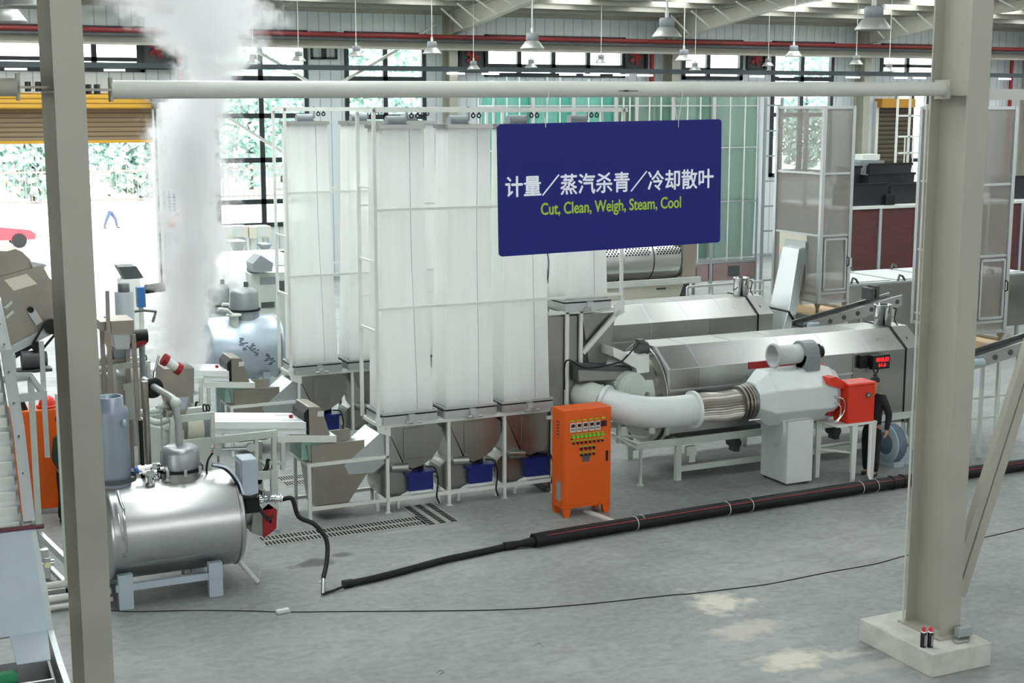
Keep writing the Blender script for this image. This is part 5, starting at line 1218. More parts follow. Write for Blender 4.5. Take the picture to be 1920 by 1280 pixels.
def hood(px0, px1, py0, py1, Yh, dep, label, slope=.3):
    a, b = A(px0, py1, Yh), A(px1, py0, Yh); z0 = a.z
    t = thing('black_hood', label, 'hood', ((a.x+b.x)/2, Yh+dep/2, z0), 'black hoods on the booth')
    L = b.x-a.x; zh = b.z; z0 = min(z0, bz+.005)
    MB().loft([[V(a.x, Yh, z0), V(b.x, Yh, z0), V(b.x, Yh+dep, z0), V(a.x, Yh+dep, z0)], [V(a.x-L*slope*.2, Yh-.05, zh), V(b.x+L*slope*.2, Yh-.05, zh), V(b.x, Yh+dep*1.0, zh), V(a.x, Yh+dep, zh)]]).obj('hood_shell', M_blackp, t, bevel=.01)
    MB().box((a.x-L*slope*.2-.03, Yh-.07, zh-.02), (b.x+L*slope*.2+.03, Yh-.04, zh+.06)).obj('front_lip', M_black, t)
    MB().box((b.x-.1, Yh-.12, z0), (b.x+.25, Yh+.2, z0+(zh-z0)*.5)).obj('end_block', M_black, t)
hood(1588, 1662, 346, 378, 34.2, .7, hood_l[1], .1); hood(1594, 1612, 314, 340, 35.6, .7, hood_l[0]); hood(1632, 1704, 308, 330, 36.2, .8, hood_l[3]); hood(1628, 1712, 326, 350, 35.3, .6, hood_l[2], .1)
hood(1668, 1735, 346, 372, 34.5, .8, hood_l[4], .1); hood(1890, 1935, 332, 362, 34.6, .8, hood_l[5], .1)
p = A(1632, 312, 36.9); t = thing('grey_hopper', 'grey hopper with white box on the booth top', 'hopper', (p.x, 36.9, bz))
a, b = A(1608, 322, 36.4), A(1655, 301, 36.4)
MB().loft([[V(a.x+.2, 36.4, bz), V(b.x-.2, 36.4, bz), V(b.x-.2, 37, bz), V(a.x+.2, 37, bz)], [V(a.x, 36.3, b.z), V(b.x, 36.3, b.z), V(b.x, 37.1, b.z), V(a.x, 37.1, b.z)]]).obj('hopper_shell', M_grey, t)
a, b = A(1618, 300, 36.5), A(1650, 289, 36.5); MB().box((a.x, 36.5, a.z), (b.x, 36.9, b.z)).obj('white_box', M_frame, t)
tag(MB().box((A(1587, 500, 33.6).x, 33.5, A(1587, 512, 33.6).z), (A(1605, 500, 33.6).x, 33.9, A(1600, 485, 33.6).z)).obj('switch_box', M_pale), 'small grey switch box in front of the red brown panels', 'box')
bpy.data.objects['switch_box'].location = (0, 0.3, 0)
# white lattice frame in front of the right rear window
t = thing('white_lattice', 'white square lattice frame standing before the far right window', 'frame', (A(1690, 300, 44).x, 44, 0))
f = MB()
for px_ in (1684, 1707, 1735): p, q = A(px_, 180, 44), A(px_-10, 330, 44); f.bar((p.x, 44, p.z), (p.x, 44, 0), .07)
for py in (217, 256, 287): p, q = A(1684, py, 44), A(1735, py, 44); f.bar((p.x, 44, p.z), (q.x, 44, p.z), .07)
for px_ in (1697, 1713): p, q = A(px_, 258, 44), A(px_, 330, 44); f.bar((p.x, 44, p.z), (p.x, 44, 2), .04)
f.obj('lattice_bar', M_frame, t)
# ---- net towers with vent boxes beneath
def net_tower(x0, Y, w_, z0, z1, m, label, boxm):
    t = thing('net_tower', label, 'tower', (x0+w_/2, Y+.5, 0), 'net towers behind the sign')
    rnd = random.Random(int(x0*10)); d = 1.0
    for x in (x0, x0+w_):
        for y in (Y, Y+d): MB().bar((x, y, 0), (x, y, z1), .055).obj('post', M_alu, t)
    for fx_ in (.33, .66): MB().bar((x0+w_*fx_, Y-.03, z0), (x0+w_*fx_, Y-.03, z1+.08), .035).obj('pole', M_frame, t)
    r_ = MB()
    for z in (z1-.05, z0+3.6, z0+1.9, z0+.05, z0+4.9):
        for y in (Y, Y+d): r_.bar((x0, y, z), (x0+w_, y, z), .04)
        for x in (x0, x0+w_): r_.bar((x, Y, z), (x, Y+d, z), .035)
    r_.obj('rail', M_alu, t)
    rings = []
    for k in range(8):
        z = z0+.1+(z1-.15-z0-.1)*k/7; R = []
        for (ax, ay), (bx_, by) in (((x0+.08, Y+.08), (x0+w_-.08, Y+.08)), ((x0+w_-.08, Y+.08), (x0+w_-.08, Y+d-.08)), ((x0+w_-.08, Y+d-.08), (x0+.08, Y+d-.08)), ((x0+.08, Y+d-.08), (x0+.08, Y+.08))):
            for i in range(10):
                u = i/10; nx_, ny_ = by-ay, -(bx_-ax); L = math.hypot(nx_, ny_); o = .05*math.sin(u*PI*4+k*.3+rnd.random()*.5)
                R.append(V(ax+(bx_-ax)*u+nx_/L*o, ay+(by-ay)*u+ny_/L*o, z))
        rings.append(R)
    MB().loft(rings, caps=False, smooth=True).obj('net', m, t)
    vb = MB().box((x0+.06, Y-.02, z0-.62), (x0+w_-.06, Y+d, z0-.06)).obj('vent_box', boxm, t)
    c = x0+w_/2; MB().box((c-.22, Y-.03, z0-.5), (c+.22, Y-.02, z0-.16)).obj('vent_grille', M_dkgrey, vb)
    MB().box((x0, Y-.03, z0-.06), (x0+w_, Y+d, z0+.02)).obj('sill_plate', M_alu, t)
M_boxp = mat('pinkish_box_panel', '#8f7b79', .6, var=.08); M_boxg = mat('grey_box_panel', '#8b8b86', .6, var=.08)
X = 17.45
for i, (w_, z1, m) in enumerate(((1.3, 7.1, M_teal), (1.35, 7.1, M_teal), (1.45, 7.05, M_teal), (.72, 7.0, M_green), (1.3, 6.95, M_green), (1.5, 6.9, M_green), (1.75, 6.85, M_green))):
    net_tower(X, 38.0, w_-.06, 1.45, z1, m, ('bright teal net tower at the left edge of the sign', 'bright teal net tower second from the left above the sign', 'bright teal net tower third from the left above the sign', 'narrow dull net tower right of the teal ones', 'dull green net tower above the middle of the sign', 'dull green net tower above the right part of the sign', 'dull green net tower just right of the sign')[i], M_boxp if i in (5, 6) else M_boxg); X += w_
# ladder frame left of the mesh cabinet
xl, xr_ = A(1432, 330, 37).x, A(1462, 330, 37).x
t = thing('ladder_frame', 'narrow grey ladder frame between the green nets and the mesh cabinet', 'ladder', (xl, 37, 0))
for x in (xl, xr_): MB().bar((x, 37, 0), (x, 37, 6.6), .07).obj('upright', M_grey, t)
for k in range(8): MB().bar((xl, 37, .9+.78*k), (xr_, 37, .9+.78*k), .05).obj('rung', M_grey, t)
for i, (a, b, z) in enumerate(((1286, 1440, 6.75),)):
    p, q = A(a, 163, 36.6), A(b, 163, 36.6)
# ---- perforated drum washer
dY = 29.4; x0, x1 = 14.6, 18.25; zc = 2.74; R = .52
t = thing('perforated_drum', 'polished perforated drum on a cream cabinet behind the dryers', 'machine', ((x0+x1)/2, dY, 0))
MB().cyl((x0, dY, zc), (x1, dY, zc), R, n=56).obj('drum_shell', M_tank, t)
rg = MB()
for x in (x0+.05, x0+1.15, x0+2.0, x0+2.85, x1-.03): rg.torus((x, dY, zc), R+.006, .016, (1, 0, 0), 48, 6)
rg.obj('hoop', M_dkgrey, t)
ho = MB(); rows = 9
for c0 in (x0+.2, x0+1.25, x0+2.1, x0+2.95):
    for i in range(8):
        for j in range(rows):
            a = PI*.62+j*.085 if True else 0; a = PI-.95+.1*j-.35; x = c0+.085*i+(.042 if j % 2 else 0)
            y = dY-(R+.002)*math.cos(.3+.1*j); z = zc+(R+.002)*math.sin(.3+.1*j)
            n_ = V(0, -math.cos(.3+.1*j), math.sin(.3+.1*j)); ho.cyl(V(x, y, z)-n_*.004, V(x, y, z)+n_*.004, .022, n=8)
ho.obj('perforation', M_hole, t)['kind'] = 'stuff'
MB().box((x0-.2, dY-.62, 2.16), (x1+.45, dY-.5, 2.3)).obj('rail', M_frame, t); MB().box((x0-.2, dY+.5, 2.16), (x1+.45, dY+.62, 2.3)).obj('rail', M_frame, t)
MB().box((x0, dY-.55, 1.2), (x1-.6, dY+.55, 2.16)).obj('cabinet', M_cream, t)
MB().prismY([(x1-.6, 2.16), (x1+.05, 2.16), (x1-.25, 1.4), (x1-.6, 1.3)], dY-.5, dY+.5).obj('hopper', M_cream, t)
MB().prismY([(x1-.02, 2.16), (x1+.35, 2.16), (x1+.0, 1.1), (x1-.3, 1.1)], dY-.3, dY+.3).obj('dark_chute', M_dkgrey, t)
MB().box((x1+.03, dY-.45, 2.3), (x1+.4, dY+.3, 3.2)).obj('gear_case', mat('taupe_case', '#a39b8d', .5), t)
MB().prismX([(dY-.5, 3.2), (dY+.4, 3.2), (dY+.3, 3.4), (dY-.2, 3.4)], x1-.1, x1+.42).obj('case_lid', M_frame, t)
for x in (x0+.1, x1-.7):
    for y in (dY-.5, dY+.5): MB().box((x-.05, y-.05, 0), (x+.05, y+.05, 1.2)).obj('leg', M_pale, t)
for zz in (1.7, 2.05): MB().box((x1-.75, dY-.58, zz), (x1-.5, dY-.54, zz+.04)).obj('hinge', M_dkgrey, t)
# white hand rail behind the rear dryer
t = thing('guard_rail', 'white guard rail behind the rear dryer, under the green nets', 'rail', (19, 28, 0))
f = MB(); a, b = A(1289, 538, 27.6), A(1430, 527, 27.6)
f.bar(a, b, .05).bar(a-V(0, 0, .22), b-V(0, 0, .22), .04)
for u in (0, .32, .67, 1): p = a.lerp(b, u); f.bar(p, (p.x, p.y, 0), .05)
f.obj('rail_frame', M_frame, t)
# ---------------------------------------------------------------- left background: wrapped machines, rear boilers, hoppers
def wrapped(px0, px1, py0, py1, Y, dep, label, seed=1):
    a, b = A(px0, py1, Y), A(px1, py0, Y); rnd = random.Random(seed); rings = []
    t = thing('wrapped_machine', label, 'machine', ((a.x+b.x)/2, Y+dep/2, 0), 'machines under white wrap')
    N = 7; z0 = 0.0
    for k in range(N+1):
        z = z0+(b.z-z0)*k/N; s_ = .0 if k < N else .12; R = []; ins = (.12*(k/N)**4)
        for cx, cy, a0 in ((b.x-.15, Y+dep-.15, 0), (a.x+.15, Y+dep-.15, PI/2), (a.x+.15, Y+.15, PI), (b.x-.15, Y+.15, 1.5*PI)):
            for i in range(5):
                an = a0+PI/2*i/4; r = .15-ins*.6+rnd.uniform(-.02, .02); R.append(V(cx+r*math.cos(an)-ins*(1 if cx > (a.x+b.x)/2 else -1), cy+r*math.sin(an)-ins*(1 if cy > Y+dep/2 else -1), z))
        rings.append(R)
    MB().loft(rings, smooth=False).obj('wrap', M_film, t)
    return t, a, b
t, a, b = wrapped(417, 560, 478, 590, 33.5, 1.8, 'tall machine under white shrink wrap behind the rear boilers', 2)
p = A(485, 495, 33.4); 
t, a, b = wrapped(450, 505, 502, 610, 30.8, 1.5, 'white wrapped machine left of the grey cabinet with slotted front', 3)
a, b = A(472, 605, 30.6), A(530, 510, 30.6)
t = thing('grey_cabinet', 'pale grey machine cabinet with dark slots and peaked dark hood', 'cabinet', ((a.x+b.x)/2, 31, 0))
MB().box((a.x, 30.6, 0), (b.x+.6, 31.8, b.z)).obj('cabinet_body', M_pale, t, bevel=.01)
q = A(488, 520, 30.58), A(518, 531, 30.58); MB().box((q[0].x, 30.58, q[1].z), (q[1].x, 30.6, q[0].z)).obj('window_slot', M_grey, t)
q = A(490, 567, 30.58), A(515, 576, 30.58); MB().box((q[0].x, 30.58, q[1].z), (q[1].x, 30.6, q[0].z)).obj('vent_slot', M_dkgrey, t)
MB().prismY(pz(30.5, (474, 510), (473, 494), (488, 478), (511, 493), (509, 508)), 30.45, 31.0).obj('peaked_hood', M_grey, t)
q = A(522, 537, 30.57); MB().box((q.x, 30.57, q.z-.1), (q.x+.35, 30.6, q.z+.12)).obj('printed_panel', M_dkgrey, t)
# distant racks behind the window sill
for i, (px0, px1, py0, py1, Y, m, lab, nm) in enumerate(((388, 413, 420, 455, 46, M_galv, 'pale tapered bin far back beside the steam', 'metal_bin'), (418, 465, 424, 447, 45.5, M_cream, 'left of two cream panels with a lit opening under the tall window', 'cream_panel'), (468, 508, 424, 447, 45.5, M_cream, 'right of two cream panels with a lit opening under the tall window', 'cream_panel'),
        (430, 462, 452, 475, 41, M_galv, 'slanted pale sheet bin left of the dark crate', 'sheet_bin'), (492, 510, 458, 474, 41, M_grey, 'small grey hopper with black edge behind the wrapped machines', 'small_hopper'), (516, 545, 470, 479, 40, M_blackp, 'low black crate behind the wrapped machines', 'black_crate'))):
    a, b = A(px0, py1, Y), A(px1, py0, Y); t = thing(nm, lab, 'panel' if nm == 'cream_panel' else 'bin', ((a.x+b.x)/2, Y+.3, 0))
    s_ = .15 if nm in ('metal_bin', 'sheet_bin', 'small_hopper') else 0
    MB().loft([[V(a.x+s_, Y, a.z), V(b.x-s_, Y, a.z), V(b.x-s_, Y+.6, a.z), V(a.x+s_, Y+.6, a.z)], [V(a.x, Y, b.z), V(b.x, Y, b.z), V(b.x, Y+.7, b.z), V(a.x, Y+.7, b.z)]]).obj('bin_shell', m, t)
    MB().box((a.x+.1, Y+.1, 0), (a.x+.18, Y+.18, a.z)).box((b.x-.18, Y+.1, 0), (b.x-.1, Y+.18, a.z)).box((a.x+.1, Y+.5, 0), (a.x+.18, Y+.58, a.z)).box((b.x-.18, Y+.5, 0), (b.x-.1, Y+.58, a.z)).obj('stand', M_frame, t)
    if nm == 'cream_panel': c = (a.x+b.x)/2; MB().box((c-.1, Y-.02, (a.z+b.z)/2-.15), (c+.25, Y, (a.z+b.z)/2+.2)).obj('opening_light', M_white, t)  # white sheet painted in for the light in the opening
# rear boilers
def rear_boiler(x0, x1, yc, zc, R, label, m, domes, marks):
    t = thing('rear_boiler', label, 'boiler', ((x0+x1)/2, yc, 0))
    MB().lathe([(0, 0), (R-.06, 0), (R, .07), (R, x1-x0-.07), (R-.05, x1-x0), (0, x1-x0)], (x0, yc, zc), (1, 0, 0), 48).obj('shell', m, t)
    MB().torus((x1-.1, yc, zc), R+.005, .015, (1, 0, 0), 48, 6).obj('end_band', M_steel, t)
    for dx in domes:
        zt = zc+R
        MB().lathe([(.3, zt-.08), (.3, zt+.12)], (dx, yc, 0), n=32).obj('dome_neck', M_grey, t)
        MB().lathe([(.33, zt+.11), (.33, zt+.15)], (dx, yc, 0), n=32).obj('dome_flange', M_black, t)
        MB().lathe([(.3, zt+.15), (.29, zt+.48), (.24, zt+.55), (.1, zt+.6), (0, zt+.605)], (dx, yc, 0), n=32).obj('steam_dome', mat('rear_dome_grey', '#8c9292', .4, .4), t)
        MB().cyl((dx+.05, yc, zt+.58), (dx+.05, yc, zt+.7), .05, n=10).obj('dome_nozzle', M_dkgrey, t)
    for x in (x0+.4, x1-.4):
        for y in (yc-.45, yc+.45): MB().box((x-.08, y-.05, 0), (x+.08, y+.05, zc-R*.7)).obj('leg', M_greyblue, t)
    if marks:
        mk = MB(); rnd = random.Random(4)
        for k in range(7):
            x = x0+.5+(x1-x0-.7)*((k*.37) % 1); a = -.5+.9*((k*.61) % 1)
            for j in range(5):
                aa = a+.05*j; p = V(x+rnd.uniform(-.05, .05), yc-(R+.003)*math.cos(aa), zc+(R+.003)*math.sin(aa)); mk.cbox(p, (.1*rnd.uniform(.4, 1), .006, .022))
        mk.obj('printed_mark', mat('print_blue', '#4a5a6e', .6), t)
    MB().cyl((x0+.55, yc-.35, zc+R*.6), (x0+.55, yc-.35, zc+R*1.15), .1, n=16).cyl((x0+.55, yc-.35, zc+R*1.1), (x0+.55, yc-.35, zc+R*1.14), .16, n=20).obj('manhole', M_pale, t)
    MB().tube([V(x0+.5, yc-.4, zc+R*1.15), V(x0+.4, yc-.42, zc+R*1.3), V(x0+.2, yc-.45, zc+R*1.35)], .04, 8).obj('vent_pipe', M_pale, t)
pz1 = A(480, 660, 28.0)
rear_boiler(A(398, 660, 28).x, A(540, 660, 28).x, 28.7, pz1.z, .66, 'blue film clad horizontal boiler with printed marks behind the rear steamer', M_bluefilm, [A(459, 610, 28.7).x], True)
pz2 = A(420, 620, 31)
rear_boiler(A(396, 610, 32).x, A(470, 610, 32).x, 32.2, A(420, 615, 32).z-.15, .55, 'second rear boiler, half hidden by steam, with grey dome', M_grey, [A(415, 600, 32.2).x], False)
# grey flue and brown hopper left of the steam
fx = A(233, 560, 27); t = thing('grey_flue', 'upright grey cylinder left of the steam, behind the brown hopper', 'flue', (fx.x, 27, 0))
r_ = 17*27.5/2667; za, zb_2 = A(233, 608, 27).z, A(233, 547, 27).z
MB().lathe([(r_, 0), (r_, zb_2), (0, zb_2)], (fx.x, 27, 0), n=32).obj('flue_shell', M_grey, t)
MB().lathe([(r_*.62, zb_2), (r_*.6, zb_2+.16), (r_*.5, zb_2+.16), (0, zb_2+.1)], (fx.x, 27, 0), n=32).obj('flue_top', M_dkgrey, t)
t = thing('feed_hopper', 'dull brown square hopper on a tapered stand left of the steam', 'hopper', (A(225, 620, 24.6).x, 24.6, 0)); Yh = 24.6
MB().prismY(pz(Yh, (208, 602), (251, 600), (251, 627), (210, 628)), Yh, Yh+.7).obj('hopper_box', M_brown, t)
P_ = pz(Yh, (212, 628), (250, 627), (243, 655), (219, 656)); MB().prismY(P_, Yh+.05, Yh+.65).obj('hopper_cone', M_galv, t)
MB().prismY(pz(Yh, (190, 605), (212, 603), (212, 620), (190, 622)), Yh+.1, Yh+.5).obj('feed_spout', M_brown, t)
s_ = MB()
for px_ in (203, 250): p = A(px_, 627, Yh); s_.bar((p.x, Yh, p.z), (A(px_, 660, Yh).x+.05, Yh, 0), .07).bar((p.x, Yh+.65, p.z), (p.x, Yh+.65, 0), .07)
p, q = A(201, 545, Yh), A(200, 660, Yh); s_.bar(p, (q.x, Yh, 0), .06); s_.obj('stand', M_brown, t)
t = thing('drum_motor', 'red and black motor unit beside the brown hopper', 'motor', (A(268, 635, 24.8).x, 24.8, 0)); p = A(265, 630, 24.8)
MB().cyl(p-V(.15, 0, 0), p+V(.1, 0, 0), .12, n=18).obj('motor_body', M_black, t); MB().cyl(p+V(-.2, 0, -.15), p+V(.05, 0, -.05), .1, n=14).obj('gear_body', M_dred, t)
MB().cyl((p.x, 24.8, 0), (p.x, 24.8, p.z), .05, n=10).obj('motor_post', M_grey, t)
t = thing('blue_post', 'blue post with black arm and white stand left of the steam', 'post', (A(263, 560, 30).x, 30, 0)); p, q = A(263, 538, 30), A(263, 575, 30)
MB().box((p.x-.08, 29.9, q.z), (p.x+.08, 30.1, p.z)).obj('post_head', mat('post_blue', '#2a6aa0', .4), t); MB().cyl((p.x, 30, 0), (p.x, 30, q.z), .05, n=10).obj('post_pole', M_frame, t)
MB().cyl(p+V(.1, 0, -.05), p+V(.5, 0, -.02), .1, n=14).obj('arm', M_black, t)
MB().tube([V(p.x-.3, 30, q.z-.1), V(p.x, 29.8, q.z-.05), V(p.x+.3, 30, q.z-.12), V(p.x+.25, 30.1, q.z-.35)], .03, 6).obj('ring', M_dkgrey, t)
t = thing('open_bin', 'dark open tilted bin standing against the bright doorway', 'bin', (A(243, 515, 36).x, 36, 0)); a, b = A(226, 524, 36), A(262, 498, 36)
MB().loft([[V(a.x+.1, 36, a.z), V(b.x+.1, 36, a.z), V(b.x+.1, 36.5, a.z), V(a.x+.1, 36.5, a.z)], [V(a.x-.05, 35.9, b.z), V(b.x-.1, 35.9, b.z), V(b.x-.1, 36.6, b.z), V(a.x-.05, 36.6, b.z)]]).obj('bin_shell', M_dkgrey, t)
MB().box((a.x, 36, 0), (b.x, 36.5, a.z)).obj('bin_stand', M_frame, t)
ps = A(315, 365, YW-.2); t = thing('wall_poster', 'white vertical notice with blue and red print beside the door', 'poster', (ps.x, YW-.1, ps.z))
a, b = A(312, 400, YW-.1), A(333, 334, YW-.1); MB().box((a.x, YW-.12, a.z), (b.x, YW-.09, b.z)).obj('poster_sheet', M_white, t)
m_ = MB(); 
for c in range(2):
    for k in range(7): x = a.x+.12+.17*c; z = b.z-.45-.11*k; m_.box((x-.04, YW-.125, z-.04), (x+.04, YW-.12, z+.035))
m_.box((a.x+.02, YW-.125, b.z-.2), (a.x+.13, YW-.12, b.z-.05)); m_.obj('poster_print', mat('poster_blue', '#2a3f9a', .6), t)['kind'] = 'stuff'
MB().box((a.x+.02, YW-.125, a.z-.5), (b.x, YW-.12, a.z-.02)).obj('red_sheet', mat('poster_red', '#d2422f', .6), t)
# ---------------------------------------------------------------- left foreground: orange cabinet, feeder, belt elevator
Yo = 22.78; a, b = A(33, 968, Yo), A(116, 765, Yo)
t = thing('control_cabinet', 'orange control cabinet behind the left column with a red helmet on it', 'cabinet', ((a.x+b.x)/2, Yo+.3, 0))
MB().box((a.x, Yo, .1), (b.x+.35, Yo+.55, b.z)).obj('body', M_orange, t, bevel=.012)
for fx_ in (a.x, b.x+.2): MB().box((fx_, Yo+.02, 0), (fx_+.14, Yo+.1, .1)).obj('foot', M_orange, t)
hb = V(A(88, 750, Yo+.15).x, Yo+.18, b.z)
t = thing('hard_hat', 'red hard hat lying on the left orange cabinet', 'helmet', hb)
MB().lathe([(.13, .03), (.128, .07), (.11, .13), (.07, .17), (0, .185)], hb, n=28).obj('hat_shell', M_red, t); MB().lathe([(.10, .02), (.165, .015), (.17, .03), (.13, .045)], hb, n=28).obj('hat_brim', M_red, t)
rb_ = MB()
for k in (-1, 0, 1): rb_.tube([hb+V(.04*k, -.12, .08), hb+V(.04*k, -.07, .16), hb+V(.04*k, 0, .19-.01*abs(k)), hb+V(.04*k, .08, .15)], .012, 6)
rb_.obj('hat_rib', M_red, t)
p = A(40, 760, Yo+.1); tag(MB().prismY([(p.x-.12, b.z), (p.x+.1, b.z), (p.x+.05, b.z+.14), (p.x-.08, b.z+.16)], Yo+.1, Yo+.3).obj('black_pouch', M_black), 'small black pouch lying on the left orange cabinet', 'pouch')
# feeder machine at the left edge
Yf = 19.4; t = thing('roller_feeder', 'inclined dull stainless feeder with belt drive at the left edge', 'machine', (A(50, 580, Yf).x, Yf, 0))
MB().prismY(pz(Yf, (-40, 680), (12, 655), (112, 603), (112, 540), (92, 520), (80, 497), (-40, 530)), Yf, Yf+1.0).obj('housing', M_brown, t, bevel=.01)
MB().prismY(pz(Yf, (-40, 530), (-40, 470), (15, 472), (30, 468), (45, 474), (62, 492), (78, 504), (20, 520)), Yf+.1, Yf+.9).obj('hopper_top', M_brown, t)
MB().prismY(pz(Yf, (56, 490), (90, 497), (76, 512), (66, 508)), Yf+.05, Yf+.7).obj('tip_plate', M_galv, t)
MB().loft([[A(8, 525, Yf-.012), A(50, 513, Yf-.012), A(70, 532, Yf-.012), A(26, 545, Yf-.012)], [A(8, 525, Yf-.003), A(50, 513, Yf-.003), A(70, 532, Yf-.003), A(26, 545, Yf-.003)]]).obj('paper_sheet', M_paper, t)
MB().bar(A(8, 662, Yf-.04), A(112, 610, Yf-.04), .05, .11).obj('lower_rail', M_alu, t)
sl = MB().bar(A(57, 580, Yf-.02), A(74, 606, Yf-.02), .02, .1, up=(0, 1, 0)); sl = MB(); pa_, pb_ = A(57, 580, Yf-.02), A(74, 606, Yf-.02); dn = (pb_-pa_).normalized(); nn = V(-dn.z, 0, dn.x)*.05
sl.loft([[pa_+nn, pb_+nn, pb_-nn, pa_-nn], [pa_+nn+V(0, -.015, 0), pb_+nn+V(0, -.015, 0), pb_-nn+V(0, -.015, 0), pa_-nn+V(0, -.015, 0)]]); sl.obj('slotted_plate', M_alu, t)
MB().cyl(pa_-V(0, .05, 0), pa_, .04, n=14).obj('shaft_end', M_black, t)
wn = MB()
for px0_, py0_ in ((12, 570), (14, 588)): wn.prismY(pz(Yf, (px0_-6, py0_+6), (px0_+10, py0_-8), (px0_+11, py0_-2), (px0_, py0_+8)), Yf-.04, Yf-.01)
wn.obj('wing_nut', M_pale, t)
w0, w1 = A(97, 612, Yf-.15), A(70, 650, Yf-.15)
MB().cyl(w0-V(0, .03, 0), w0+V(0, .05, 0), .1, n=20).cyl(w1-V(0, .03, 0), w1+V(0, .05, 0), .07, n=20).obj('pulley', M_black, t)
bl = MB(); dn = (w1-w0).normalized(); nn = V(-dn.z, 0, dn.x)
bl.bar(w0+nn*.1, w1+nn*.07, .05, .025, up=nn).bar(w0-nn*.1, w1-nn*.07, .05, .025, up=nn); bl.obj('drive_belt', M_black, t)
MB().prismY(pz(Yf, (26, 650), (70, 624), (70, 645), (28, 672)), Yf-.03, Yf-.005).obj('dark_panel', M_blackp, t)
pm = A(58, 674, Yf-.1); MB().cyl(pm-V(.12, 0, 0), pm+V(.14, 0, 0), .12, n=20).cyl(pm+V(.14, 0, 0), pm+V(.2, 0, 0), .1, n=16).box(pm+V(-.3, -.1, -.16), pm+V(.25, .15, -.12)).obj('motor', M_dkgrey, t)
MB().tube(bez([A(24, 698, Yf-.1), A(50, 694, Yf-.15), A(68, 684, Yf-.15), A(74, 676, Yf-.1)], 5), .02, 6).obj('motor_cable', M_black, t)
st = MB(); yl = 18.65
for (px_, pt_) in ((77, 640), (24, 665)):
    p = A(px_, pt_, yl+.3); st.bar(p, (p.x, yl+.3, 1.85), .06)
a, b = A(20, 748, yl), A(84, 740, yl); 
st.bar(a, b, .06, .1); st.bar(A(24, 702, yl), A(60, 702, yl), .05).bar(A(58, 702, yl), A(80, 734, yl), .05)
st.bar(a+V(0, 1.4, 0), b+V(0, 1.4, 0), .06, .1).bar(b, b+V(0, 1.4, 0), .06, .1)
foot1 = G(96, 1052); foot2 = G(70, 955)
st.obj('stand_frame', M_alu, t)
for f_, zt_ in ((V(foot1.x, yl, 0), b.z), (V(A(60, 760, yl+1.4).x, yl+1.4, 0), b.z), (V(.35, yl, 0), a.z), (V(.35, yl+1.4, 0), a.z)): MB().box((f_.x-.04, f_.y-.03, 0), (f_.x+.04, f_.y+.03, zt_)).obj('leg', M_pale, t)
MB().bar((foot1.x, yl, .12), (.3, yl, .12), .06).bar((foot1.x, yl, .5), (A(60, 760, yl+1.4).x, yl+1.4, .5), .06, .1).bar((foot1.x, yl, .16), (A(60, 760, yl+1.4).x, yl+1.4, .16), .06).obj('stretcher', M_alu, t)
# floor pipes by the left column
t = thing('floor_pipes', 'three pale pipes with a valve low down left of the column', 'pipe', G(100, 1045))
for k, (za, dy) in enumerate(((.22, .3), (.14, .0), (.06, -.1))): MB().cyl((1.6, 18.3+dy, za), (2.9, 18.3+dy, za), .05 if k < 2 else .035, n=12).obj('pipe', M_pipe, t)
pv = A(88, 1060, 16.5)
t = thing('hose_valve', 'chrome hose valve with black hose hanging at the elevator side', 'valve', pv)
MB().cyl(pv-V(.02, 0, .14), pv+V(.0, 0, .1), .05, n=16).cyl(pv-V(.12, 0, -.03), pv+V(.08, 0, .03), .04, n=14).box(pv+V(-.12, -.04, .08), pv+V(.02, .04, .2)).obj('valve_body', M_chrome, t)
MB().cyl(pv+V(-.1, -.02, -.02), pv+V(-.1, -.01, -.02), .04, n=12).cyl(pv+V(0, -.06, .02), pv+V(0, -.04, .02), .035, n=12).obj('valve_badge', mat('pale_yellow', '#d9dda0', .5), t)
MB().tube(bez([pv+V(-.02, 0, -.05), pv+V(-.05, 0, -.2), pv+V(-.08, 0, -.35)], 5), .025, 8).obj('hose', M_black, t)
MB().bar(pv+V(-1.0, 0, .06), pv+V(-.1, 0, .12), .03).obj('valve_pipe', M_dkgrey, t)
# belt elevator at the left edge, rising away from the viewer
t = thing('belt_elevator', 'inclined belt elevator with pale cleats at the left edge', 'conveyor', (.6, 10.0, 0))
XE = 1.2
def el(x, y): p = AX(x, y, XE); return p
e = [el(-30, 470), el(2, 562), el(22, 655), el(46, 800), el(66, 975)]
low = [el(66, 985), el(90, 1110), el(100, 1180), el(118, 1240), el(150, 1330)]
wdt = .025; hh = .2
pl_ = MB(); pl_.loft([[p, p+V(-wdt, 0, 0), p+V(-wdt, .05, -hh), p+V(0, .05, -hh)] for p in e]); pl_.obj('side_plate', M_galv, t)
li = MB(); li.loft([[p+V(-wdt, 0, .0), p+V(-.085, 0, .0), p+V(-.085, .02, -.02), p+V(-wdt, .02, -.02)] for p in e]); li.obj('side_flange', M_alu, t)
be = MB(); be.loft([[p+V(-.085, .08, -.09), p+V(-1.6, .08, -.09), p+V(-1.6, .1, -.12), p+V(-.085, .1, -.12)] for p in e]); be.obj('belt', M_white, t)
for k in range(26):
    u = k/25*(len(e)-1); i = min(int(u), len(e)-2); p = e[i].lerp(e[i+1], u-i); d = (e[i]-e[i+1]).normalized(); nrm = V(0, -d.z, d.y) if d.y > 0 else V(0, d.z, -d.y)
    c0 = p+V(-.26, .08, -.09); R = []
    for s_ in range(7):
        x = -.11-1.45*s_/6; R.append((p+V(x, .08, -.085), p+V(x, .08, -.085)+nrm*.05+d*.05))
    m_ = MB(); m_.loft([[R0, R1, R1+d*.008, R0+d*.008] for R0, R1 in R]); m_.obj('cleat', M_frame, t)
